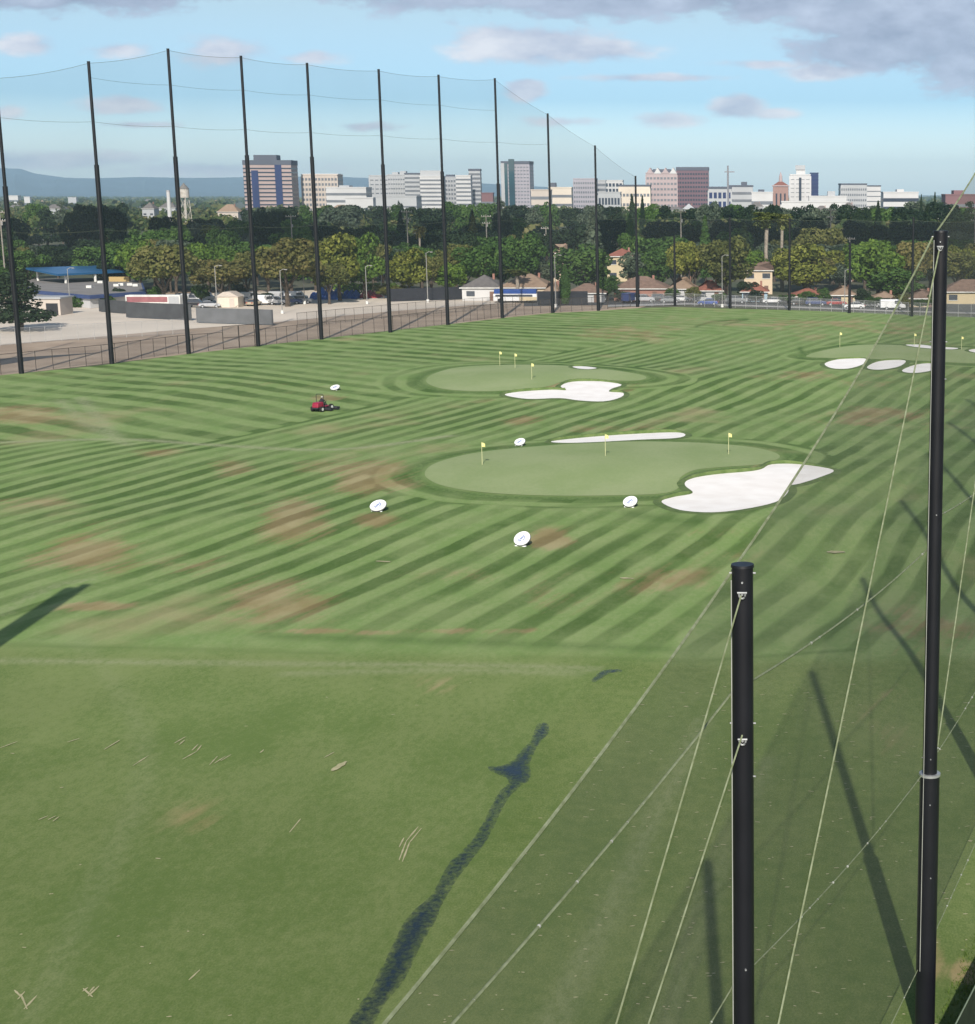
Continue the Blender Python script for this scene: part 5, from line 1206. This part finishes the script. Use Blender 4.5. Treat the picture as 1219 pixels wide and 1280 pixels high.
# ------------------------------------------------------------------ houses
rtile = mat('roof_brown', (.25, .165, .125), .9, (.19, .125, .095), 1.2); rgrey = mat('roof_grey', (.17, .155, .145), .9, (.13, .12, .115), 1.2); rred = mat('roof_red', (.30, .12, .085), .9, (.24, .095, .07), 1.2); rtan = mat('roof_tan', (.33, .235, .165), .9, (.27, .19, .135), 1.2)
trimw = mat('trim_white', (.75, .74, .70), .7); doorm = mat('door_paint', (.20, .12, .09), .6); winm = mat('house_glass', (.06, .07, .09), .25, spec=.7)
ywall = wallm('yellow', (.58, .48, .31)); pwall = wallm('peach', (.58, .46, .33)); bwall = wallm('light_blue', (.38, .52, .62)); hwall = WM['white']; brwall = wallm('brick_brown', (.33, .17, .13))
def house(u0, u1, vb, vt, wall, roof, label, depth=9.0, storeys=1, wings=True, gable=False, garage=False, yaw=0.0):
    g = G((u0 + u1) / 2, vb); Y = g.y; W = (u1 - u0) * Y / F; hr = at(u0, vt, Y + depth / 2).z; hw_ = hr * (.54 if storeys == 1 else .78)
    o = thing('house', label, 'house', (g.x, Y + depth / 2, 0), yaw); D = depth
    MB().box(-W / 2 + .5, W / 2 - .5, -D / 2 + .5, D / 2 - .5, 0, hw_).build('wall', wall, o)
    ri = D * .45 if not gable else 0
    v = [(-W / 2, -D / 2, hw_ - .1), (W / 2, -D / 2, hw_ - .1), (W / 2, D / 2, hw_ - .1), (-W / 2, D / 2, hw_ - .1), (-W / 2 + ri, 0, hr), (W / 2 - ri, 0, hr)]
    rf = MB().add(v, [(0, 1, 5, 4), (1, 2, 5), (2, 3, 4, 5), (3, 0, 4), (3, 2, 1, 0)]).build('roof', roof, o)
    MB().box(-W / 2 - .03, W / 2 + .03, -D / 2 - .06, -D / 2 + .02, hw_ - .28, hw_ - .08).build('fascia', trimw, rf)
    MB().box(W * .18, W * .18 + .5, .6, 1.1, hr - 1.2, hr + .15).build('chimney', brwall, rf)
    nwin = max(2, int(W / 4.5))
    for st_ in range(storeys):
        zz = hw_ * (st_ + .5) / storeys
        for k in range(nwin):
            x = -W / 2 + W * (k + .5) / nwin
            if garage and k >= nwin - 2 and st_ == 0: continue
            if k == nwin // 2 and st_ == 0:
                MB().box(x - .5, x + .5, -D / 2 + .42, -D / 2 + .47, 0, 2.1).build('door', doorm, o); continue
            wf = MB().box(x - .95, x + .95, -D / 2 + .40, -D / 2 + .49, zz - .55, zz + .65).build('window', winm, o)
            MB().box(x - 1.05, x + 1.05, -D / 2 + .36, -D / 2 + .48, zz - .67, zz - .56).build('sill', trimw, wf)
    if garage: MB().box(W / 2 - 6.0, W / 2 - 1.2, -D / 2 + .40, -D / 2 + .49, 0, 2.3).build('garage_door', wallm('garage', (.62, .56, .42)), o)
    return o
house(575, 628, 376, 343, hwall, rgrey, 'white house with a grey brown roof left of the fan palm', 11)
house(622, 690, 377, 342, wallm('sand', (.62, .50, .36)), rtan, 'sand coloured house with a tan roof behind the fan palm', 12)
house(676, 702, 380, 352, hwall, rtan, 'small white lean house between the eighth and ninth poles', 7)
house(765, 836, 376, 345, brwall, rtile, 'long brick house with a brown roof between the last left poles', 12)
house(834, 872, 376, 346, hwall, rtan, 'white house with a tan roof right of the brick house', 10)
house(925, 962, 377, 352, bwall, rred, 'small light blue house with a red brown roof', 8, gable=False)
house(928, 968, 368, 327, wallm('sand', (.62, .50, .36)), rtile, 'sand coloured house with a brown roof behind the light blue house', 16, storeys=2)
house(1038, 1072, 380, 357, ywall, rtan, 'small yellow house beside the short far net pole', 8)
house(1178, 1262, 380, 349, ywall, rtile, 'yellow house with a garage at the right edge behind the tall near pole', 11, garage=True)
house(690, 710, 352, 305, pwall, rtan, 'peach two storey tower house by the ninth pole', 9, storeys=2)
house(757, 796, 352, 310, ywall, rred, 'yellow two storey house with red tiled roof left of the bend pole', 10, storeys=2)
house(1040, 1076, 352, 318, hwall, rgrey, 'white house seen through the trees left of the bright green street tree', 10, storeys=2)
house(796, 822, 356, 322, hwall, rgrey, 'pale flat house right of the yellow two storey house', 9)
house(868, 905, 376, 350, hwall, rred, 'white house with a red brown roof behind the silver car on the street', 9)
house(706, 758, 378, 354, hwall, rtile, 'white house with a brown roof behind the tenth pole', 9)
house(985, 1035, 380, 360, brwall, rred, 'brick house with a red roof under the large yellow green tree', 9)
house(1085, 1128, 384, 364, hwall, rtan, 'white house with a tan roof under the bright green street tree', 9)
house(1135, 1174, 384, 361, wallm('sand', (.62, .50, .36)), rtile, 'sand coloured house with a brown roof just left of the tall near pole', 9)
hs = random.Random(5)
for (u, vb, vt, wd_, m_, r_) in [(55, 302, 283, 30, hwall, rgrey), (97, 302, 285, 20, wallm('grey', (.42, .43, .44)), rgrey), (98, 322, 303, 24, hwall, rgrey), (420, 266, 256, 18, hwall, rgrey), (400, 278, 268, 16, hwall, rgrey), (300, 275, 264, 18, hwall, rgrey), (472, 270, 258, 26, hwall, rgrey), (530, 272, 260, 30, hwall, rgrey), (574, 274, 262, 18, hwall, rgrey),
                                 (788, 272, 261, 14, hwall, rgrey), (655, 266, 256, 20, hwall, rtan), (350, 268, 258, 16, hwall, rtan), (18, 266, 256, 16, hwall, rgrey), (45, 258, 250, 20, hwall, rtan), (150, 262, 252, 12, hwall, rgrey), (185, 256, 249, 10, hwall, rgrey), (272, 258, 250, 12, hwall, rtan), (610, 262, 253, 16, hwall, rtan), (1130, 264, 255, 14, hwall, rtan), (860, 266, 256, 14, hwall, rtan)]:
    u2 = u + wd_ / 2
    o = house(u - wd_ / 2, u2, vb, vt, m_, r_, 'small pale roofed house among the far trees', 10)
    o['group'] = 'pale roofed houses among the far trees'
for k in range(14):
    Y_ = hs.uniform(820, 1450); u = hs.uniform(-20, 1225); wd_ = hs.uniform(14, 30); vt = hs.uniform(252, 259)
    p = at(u, vt, Y_); vb = 243 + 24 * F / Y_
    o = house(u - wd_ / 2, u + wd_ / 2, vb, vt, hs.choice([WM['pale'], WM['grey'], WM['beige']]), hs.choice([rgrey, rgrey, rtan, WM['pale']]), 'small pale roofed house among the far trees', 10, storeys=2)
    o['group'] = 'pale roofed houses among the far trees'

# ------------------------------------------------------------------ left lot: canopy, shop building, trailer, shed, screens
Yc = 345
def pz(u, v, Y): p = at(u, v, Y); return p
bluem = mat('blue_metal', (.03, .16, .36), .35, (.025, .13, .30), .3, metal=.3); navym = mat('navy_fascia', (.05, .08, .20), .6)
a0 = at(70, 344.5, 372); a1 = at(172, 338, 400); b1 = at(158, 330.5, 445); b0 = at(34, 334, 432)
co_ = thing('canopy', 'long blue metal canopy roof on white posts at the left', 'canopy', (0, 0, 0))
zc = 5.2
pts = [G(72, 342.5, zc), G(174, 337.5, zc), G(160, 330.5, zc + .9), G(32, 334.5, zc + .9)]
b_ = MB(); b_.add([tuple(p) for p in pts] + [(p.x, p.y, p.z - .45) for p in pts], [(0, 1, 2, 3), (7, 6, 5, 4), (0, 4, 5, 1), (1, 5, 6, 2), (2, 6, 7, 3), (3, 7, 4, 0)]); b_.build('roof', bluem, co_)
for q in [(pts[0] * .9 + pts[2] * .1), (pts[1] * .9 + pts[3] * .1), (pts[2] * .9 + pts[0] * .1), (pts[3] * .9 + pts[1] * .1), (pts[0] * .55 + pts[1] * .40 + pts[2] * .05)]:
    MB().cyl((q.x, q.y, 0), (q.x, q.y, zc - .2), .32, n=10).build('post', trimw, co_)
zr = 2.8
sh = thing('shop_building', 'long flat grey roofed building with a blue fascia and white wall under the canopy', 'building', (0, 0, 0))
pf = [G(36, 362, zr), G(112, 369, zr), G(180, 364, zr), G(176, 352, zr), G(150, 347, zr), G(30, 349, zr)]
MB().prism([(p.x, p.y) for p in pf], 0, zr - .1).build('wall', hwall, sh)
cxp = sum((p for p in pf), Vector()) / 6; ex = [(cxp + (p - cxp) * 1.03) for p in pf]
rfo = MB().prism([(p.x, p.y) for p in ex], zr - .75, zr).build('fascia', navym, sh)
ex2 = [(cxp + (p - cxp) * .99) for p in pf]
MB().prism([(p.x, p.y) for p in ex2], zr, zr + .05).build('roof', mat('flat_roof', (.27, .25, .235), .95, (.22, .205, .19), .2), sh)
for (u, v) in [(112, 360), (146, 358), (152, 357), (163, 357), (170, 358), (126, 354)]:
    p = G(u, v, zr); MB().box(p.x - .6, p.x + .6, p.y - .5, p.y + .5, zr + .05, zr + .6).build('roof_vent', trimw, sh)
p = G(150, 352, zr); MB().box(p.x - 2.5, p.x + 2.5, p.y - .5, p.y + .5, zr + .05, zr + 1.2).build('roof_screen', wallm('ochre', (.50, .36, .16)), sh)
def boxthing(name, label, cat, u0, u1, vb, h, depth, m_, parts=None, yaw=0.0):
    g = G((u0 + u1) / 2, vb); W = (u1 - u0) * g.y / F
    o = thing(name, label, cat, (g.x, g.y + depth / 2, 0), yaw); return o, W, g
o, W, g = boxthing('booth', 'low beige stone booth with two openings in front of the white walled building', 'booth', 40, 76, 394, 3.4, 6, None)
MB().box(-W / 2, W / 2, -3, 3, 0, 3.3).build('wall', WM['beige'], o); MB().box(-W / 2 - .3, W / 2 + .3, -3.3, 3.3, 3.3, 3.6).build('roof', WM['pale'], o)
for x in (W * .12, W * .32): MB().box(x - .6, x + .6, -3.08, -2.98, 0, 2.4).build('opening', drk, o)
o, W, g = boxthing('box_trailer', 'white box trailer with a long red stripe behind the dark screen fence', 'trailer', 158, 226, 391, 3.6, 2.6, None)
MB().box(-W / 2, W / 2, -1.3, 1.3, 1.0, 3.6).build('body', trimw, o, bevel=.05); MB().box(-W / 2 + .3, W / 2 - 2.6, -1.33, -1.302, 2.2, 3.3).build('stripe', mat('faded_red', (.33, .13, .14), .6), o)
MB().box(W / 2 - 2.4, W / 2 - .2, -1.33, -1.302, 1.2, 3.4).build('panel', WM['pale'], o)
for x in (-W * .35, -W * .28, W * .3): MB().cyl((x, -1.2, .5), (x, -.9, .5), .5, n=14).build('wheel', tyre, o)
def screen(u0, v0, u1, v1, h, m_, label):
    a, b = G(u0, v0), G(u1, v1); d = b - a; o = thing('screen_fence', label, 'fence', (a.x, a.y, 0), math.atan2(d.y, d.x)); l = d.length
    MB().box(0, l, -.03, .03, .1, h).build('fabric', m_, o)
    for k in range(int(l / 3) + 1): MB().cyl((k * 3, .08, 0), (k * 3, .08, h + .05), .04, n=6).build('post', gpost, o)
    return o
scg = mat('screen_grey', (.075, .08, .085), .9, (.06, .062, .068), .5); scb = mat('screen_black', (.03, .032, .04), .9)
screen(158, 397, 240, 400.5, 3.1, scg, 'long dark grey screen fence in front of the white trailer')
screen(124, 389.5, 160, 392.5, 2.6, scg, 'short dark screen fence left of the white trailer')
screen(246, 403.5, 342, 406.5, 2.9, mat('screen_mid', (.15, .155, .165), .9, (.12, .125, .13), .4), 'grey screen fence standing on the lot left of the fifth tall pole')
screen(488, 377, 596, 373.5, 2.9, scb, 'black screen fence along the back of the lot by the seventh pole')
screen(672, 381, 735, 381, 3.0, scb, 'black screen fence behind the ninth pole')
o, W, g = boxthing('garden_shed', 'beige garden shed with a pitched roof on the lot', 'shed', 271, 298, 384, 3, 4, None)
MB().box(-W / 2, W / 2, -2, 2, 0, 2.3).build('wall', WM['cream'], o)
MB().profile([(-W / 2 - .2, 2.25), (W / 2 + .2, 2.25), (W * .15, 3.3), (-W * .15, 3.3)], -2.2, 2.2).build('roof', WM['beige'], o)
MB().box(W * .1, W * .32, -2.06, -1.99, 0, 1.9).build('door', WM['beige'], o)
# tarpaulin heap, red stack, hedge
def heap(name, label, cat, u0, u1, vb, h, m_, seed, dep=6):
    g = G((u0 + u1) / 2, vb); W = (u1 - u0) * g.y / F; rr = random.Random(seed); nx_, ny_ = 22, 8; vs = []
    for i in range(nx_ + 1):
        for j in range(ny_ + 1):
            a, b = i / nx_, j / ny_; e = min(1, 4.5 * a * (1 - a) * 1.0) ** .4 * (min(1, 4 * b * (1 - b)) ** .4)
            vs.append(((a - .5) * W, b * dep, h * e * (.72 + .28 * math.sin(a * 23 + seed)) * (.9 + .2 * rr.random())))
    o = MB().add(vs, [(i * (ny_ + 1) + j, (i + 1) * (ny_ + 1) + j, (i + 1) * (ny_ + 1) + j + 1, i * (ny_ + 1) + j + 1) for i in range(nx_) for j in range(ny_)]).build(name, m_, None)
    o.location = (g.x, g.y, 0); tag(o, label, cat); return o
heap('tarpaulin_heap', 'heap covered with a bright blue tarpaulin beside the fifth tall pole', 'tarpaulin', 386, 424, 374.5, 3.0, mat('blue_tarp', (.03, .10, .36), .5, (.02, .07, .26), .6), 1)
heap('tarpaulin_heap', 'low heap under a blue tarpaulin right of the bigger blue one', 'tarpaulin', 424, 446, 373.5, 2.0, MATS['blue_tarp'], 2)
heap('red_heap', 'low heap of red covers right of the blue tarpaulins', 'covers', 446, 472, 372.5, 1.6, mat('red_cover', (.42, .06, .06), .6, (.3, .04, .05), 1), 3)
hp, hn = lobes_points([(x, 0, 1.5, 1.8, 1.5, 1.5) for x in np.arange(-7, 7.1, 1.6)], 3000, np.random.default_rng(2))
hm_ = quads_mesh('hedge', hp, hn, .5, FOL['bright'], np.random.default_rng(4)); ho = bpy.data.objects.new('hedge', hm_); col.objects.link(ho); g = G(462, 369); ho.location = (g.x, g.y, 0); tag(ho, 'bright green clipped hedge left of the sixth tall pole', 'hedge')
hm2 = quads_mesh('hedge', hp * np.array([.75, 1, .8]), hn, .5, FOL['green'], np.random.default_rng(5)); ho = bpy.data.objects.new('hedge', hm2); col.objects.link(ho); g = G(112, 384); ho.location = (g.x, g.y, 0); tag(ho, 'green hedge in front of the white wall under the blue fascia', 'hedge')

# ------------------------------------------------------------------ vehicles
paint = {k: mat('paint_' + k, c, .3, tuple(x * .92 for x in c), 1, spec=.6) for k, c in dict(white=(.78, .78, .78), silver=(.45, .46, .48), black=(.02, .02, .025), navy=(.03, .05, .16), blue=(.04, .09, .35), grey=(.20, .21, .22), red=(.35, .03, .03), tan=(.45, .38, .28)).items()}
lamp_m = mat('lamp_glass', (.8, .8, .75), .2); tail = mat('tail_red', (.4, .02, .02), .3)
def car_proto(kind):
    o = thing('parked_car', 'x', 'car', (0, 0, -400))
    if kind == 'car':
        low = [(-2.2, .35), (-2.25, .75), (-2.05, .92), (-1.35, .98), (.95, .98), (1.9, .86), (2.2, .68), (2.2, .35)]; cabp = [(-1.75, .96), (-1.25, 1.42), (-.2, 1.47), (.35, 1.42), (1.15, .96)]; rf = [(-1.22, 1.40), (-.2, 1.47), (.32, 1.41), (.30, 1.46), (-.2, 1.52), (-1.20, 1.45)]
    elif kind == 'suv':
        low = [(-2.3, .4), (-2.35, 1.0), (-2.2, 1.12), (1.0, 1.12), (2.0, 1.02), (2.3, .85), (2.3, .4)]; cabp = [(-2.2, 1.1), (-1.95, 1.68), (-.2, 1.74), (.45, 1.68), (1.2, 1.1)]; rf = [(-1.95, 1.66), (-.2, 1.73), (.42, 1.67), (.40, 1.73), (-.2, 1.80), (-1.93, 1.73)]
    else:
        low = [(-2.7, .45), (-2.7, 2.1), (1.4, 2.1), (1.9, 1.3), (2.6, 1.1), (2.7, .45)]; cabp = [(.3, 1.28), (.3, 1.95), (1.42, 1.95), (1.82, 1.28)]; rf = [(-2.68, 2.1), (1.35, 2.1), (1.33, 2.18), (-2.66, 2.18)]
    MB().profile(low, -.9, .9).build('body', paint['white'], o, bevel=.08)
    MB().profile(cabp, -.92 if kind == 'van' else -.78, .92 if kind == 'van' else .78).build('windows', winm, o)
    MB().profile(rf, -.76, .76).build('roof', paint['white'], o)
    for x in (-1.4, 1.4):
        for y in (-.86, .86):
            wl = MB().cyl((x, y - .11, .34), (x, y + .11, .34), .34, n=16).build('wheel', tyre, o, True)
            MB().cyl((x, y + (.09 if y > 0 else -.09), .34), (x, y + (.125 if y > 0 else -.125), .34), .2, n=12).build('rim', paint['silver'], wl, True)
    for y in (-.62, .62):
        MB().box(2.14, 2.24, y - .18, y + .18, .62, .76).build('headlight', lamp_m, o); MB().box(-2.33, -2.18, y - .18, y + .18, .68, .84).build('taillight', tail, o)
    return o
CP = {k: car_proto(k) for k in ('car', 'suv', 'van')}
def car(u, v, kind, c, label, rz, group='parked vehicles'):
    g = G(u, v); return dup(CP[kind], (g.x, g.y, 0), rz, label, group, 1.0, {'body': paint[c], 'roof': paint[c]}, 'parked_van' if kind == 'van' else 'parked_car')
for q in [(246, 384, 'suv', 'black', 'black car parked left of the beige shed', .1), (262, 384.5, 'car', 'silver', 'silver car with its nose against the beige shed', .3), (225, 381, 'van', 'white', 'white van parked behind the white trailer end', .1), (308, 382, 'suv', 'black', 'black car right of the beige shed', .15), (318, 382, 'car', 'tan', 'tan car beside the fourth tall pole', 1.4),
          (333, 381, 'van', 'white', 'white van parked right of the fourth tall pole', .12), (346, 380.5, 'suv', 'white', 'white car behind the white van on the lot', .1), (364, 380, 'suv', 'navy', 'dark blue car under the domed rusty tree', .1), (378, 379, 'suv', 'silver', 'silver car left of the blue tarpaulin', .1), (285, 378, 'van', 'white', 'white van roof showing above the beige shed', .1),
          (722, 379, 'suv', 'black', 'black car parked left of the tenth pole', .05), (745, 377, 'suv', 'white', 'white car half hidden by the tenth pole', .05), (788, 378, 'van', 'navy', 'dark blue van at the foot of the bend pole', 1.2), (826, 377, 'suv', 'black', 'black car left of the short far net pole', .05), (852, 377, 'car', 'white', 'white car right of the short far net pole', .03), (878, 377.5, 'suv', 'silver', 'silver car in front of the white tan roofed house', 0.0),
          (885, 381.5, 'car', 'blue', 'bright blue car on the street below the silver one', 3.1), (966, 379.5, 'car', 'white', 'white car in front of the light blue house', 3.1), (920, 379, 'suv', 'grey', 'grey car behind the second far net pole', 0.0), (1000, 381, 'car', 'black', 'black car under the large yellow green tree', .02), (1020, 382, 'suv', 'navy', 'navy car right of the black one under the yellow green tree', 0.03),
          (236, 379, 'van', 'silver', 'silver van behind the black car left of the beige shed', .1), (255, 377, 'van', 'white', 'white van behind the silver car by the beige shed', .1), (297, 380, 'suv', 'grey', 'grey car tucked behind the right side of the beige shed', .1), (313, 377, 'van', 'white', 'white van deep under the trees left of the fourth tall pole', .1),
          (339, 376, 'suv', 'black', 'black car deep under the trees right of the fourth tall pole', .1), (352, 376, 'van', 'silver', 'silver van deep under the domed rusty tree', .1), (370, 376, 'van', 'white', 'white van deep under the right side of the domed rusty tree', .1), (205, 379, 'suv', 'grey', 'grey car under the broad olive tree', .1),
          (806, 377.5, 'suv', 'silver', 'silver car between the bend pole and the short far net pole', .05), (838, 378.5, 'car', 'grey', 'grey car right beside the short far net pole', .05), (944, 378, 'car', 'silver', 'silver car left of the white car by the light blue house', .05),
          (1068, 386, 'car', 'white', 'white car in front of the small yellow house', 3.12), (1088, 384, 'car', 'silver', 'silver car by the bright green street tree', .05), (1116, 387, 'van', 'white', 'white van below the low green tree by the far fence', .06), (1046, 382, 'car', 'red', 'dark red car left of the small yellow house', .0)]:
    car(*q)
for o in CP.values():
    for c in kids(o):
        for d in kids(c): bpy.data.objects.remove(d)
        bpy.data.objects.remove(c)
    bpy.data.objects.remove(o)
g = G(645, 378); W = 54 * g.y / F; bo = thing('bus', 'long blue and white bus with a yellow skirt parked behind the eighth tall pole', 'bus', (g.x, g.y, 0), .02)
MB().box(-W / 2, W / 2, -1.25, 1.25, .4, 2.0).build('body', paint['white'], bo, bevel=.1); MB().box(-W / 2 + .2, W / 2 - .1, -1.22, 1.22, 1.98, 3.0).build('roof', mat('bus_blue', (.02, .07, .28), .5), bo, bevel=.15)
MB().box(W * .1, W / 2 - .05, -1.29, -1.252, .5, 1.3).build('skirt', ywall, bo); MB().box(-W * .45, W * .4, -1.28, -1.252, 1.35, 1.85).build('windows', winm, bo)
for x in (-W * .35, W * .3): MB().cyl((x, -1.28, .5), (x, -.9, .5), .5, n=14).build('wheel', tyre, bo, True)

# ------------------------------------------------------------------ lamps and utility poles
wood_m = mat('pole_wood', (.30, .27, .235), .9, (.22, .20, .17), 2); lampp = mat('lamp_pole', (.33, .32, .30), .6)
def utility(u, vb, vt, label, arms=2):
    g = G(u, vb); h = at(u, vt, g.y).z; o = thing('utility_pole', label, 'utility pole', (g.x, g.y, 0), .15, group='utility poles')
    MB().cyl((0, 0, 0), (0, 0, h), .20, .14, 8).build('pole', wood_m, o, True)
    for k in range(arms):
        z = h - .7 - k * 2.0
        ar = MB().box(-1.5 + .3 * k, 1.5 - .3 * k, -.09, .09, z, z + .2).build('crossarm', wood_m, o)
        for x in (-1.3, -.6, .6, 1.3): MB().cyl((x * (1 - .2 * k), 0, z + .2), (x * (1 - .2 * k), 0, z + .5), .06, n=6).build('insulator', trimw, ar)
    MB().cyl((.3, 0, h - 3.6), (.3, 0, h - 2.7), .22, n=8).build('transformer', lampp, o)
for q in [(9, 372, 262, 'grey wooden utility pole at the left edge behind the lone conifer'), (368, 350, 268, 'utility pole rising from the dark trees above the domed rusty tree', 1), (512, 352, 262, 'utility pole above the yellow green tree by the sixth pole'), (610, 345, 268, 'double armed utility pole left of the eighth tall pole'), (684, 345, 283, 'short utility pole just left of the ninth pole'),
          (852, 348, 262, 'thin utility pole behind the far net right of the bend', 1), (1038, 350, 260, 'pale utility pole with side brackets above the olive domed tree', 2), (1217, 350, 264, 'utility pole at the right edge of the picture'), (1062, 350, 296, 'low utility pole above the dusty green tree', 1), (152, 300, 262, 'faint pole in the dark trees right of the second tall pole', 1)]:
    utility(*q)
def street_lamp(u, vb, vt, label, arm=1.2, sgn=1):
    g = G(u, vb); h = at(u, vt, g.y).z; o = thing('street_lamp', label, 'street lamp', (g.x, g.y, 0), .1, group='pale lamp posts')
    MB().cyl((0, 0, 0), (0, 0, h), .10, .07, 8).build('pole', lampp, o, True)
    MB().tube([(0, 0, h - .1), (sgn * arm * .5, 0, h + .25), (sgn * arm, 0, h + .2)], .06, 6).build('arm', lampp, o, True)
    MB().box(sgn * arm - .28, sgn * arm + .28, -.12, .12, h + .08, h + .26).build('lamp_head', lampp, o, bevel=.04)
    MB().cyl((0, 0, 0), (0, 0, .7), .32, n=10).build('base', trimw, o, True)
for q in [(272, 390, 333, 'pale lamp post beside the beige shed'), (353, 392, 338, 'pale lamp post on the lot left of the fifth tall pole'), (381, 380, 330, 'lamp post under the right side of the domed rusty tree'), (459, 380, 333, 'lamp post in front of the bright green hedge'), (478, 370, 326, 'lamp post left of the sixth tall pole by the hedge'), (535, 378, 316, 'tall lamp post right of the sixth pole by the black screen'),
          (695, 384, 320, 'thin yellowish lamp post just right of the ninth pole'), (903, 384, 320, 'pale plain post right of the silver car'), (1056, 386, 338, 'pale lamp post with a round head by the small yellow house'), (88, 384, 336, 'white lamp post in front of the canopy'), (120, 352, 325, 'lamp post with a long arm behind the canopy'), (240, 378, 345, 'lamp post by the third tall pole', 1.2, -1)]:
    street_lamp(*q)

# ------------------------------------------------------------------ air
hz = MB().box(-9500, 5200, -60, 15900, -25, 330).build('haze', None, None)
hmn = bpy.data.materials.new('haze'); hmn.use_nodes = True; nt = hmn.node_tree; nt.nodes.remove(nt.nodes['Principled BSDF'])
pv = nn(nt, 'ShaderNodeVolumePrincipled'); pv.inputs['Color'].default_value = (.58, .82, 1.0, 1); pv.inputs['Density'].default_value = HAZE; pv.inputs['Anisotropy'].default_value = 0.0
nt.links.new(pv.outputs[0], nt.nodes['Material Output'].inputs['Volume']); hz.data.materials.append(hmn)
struct(hz, 'thin pale blue haze over the plain', 'haze', 'stuff')
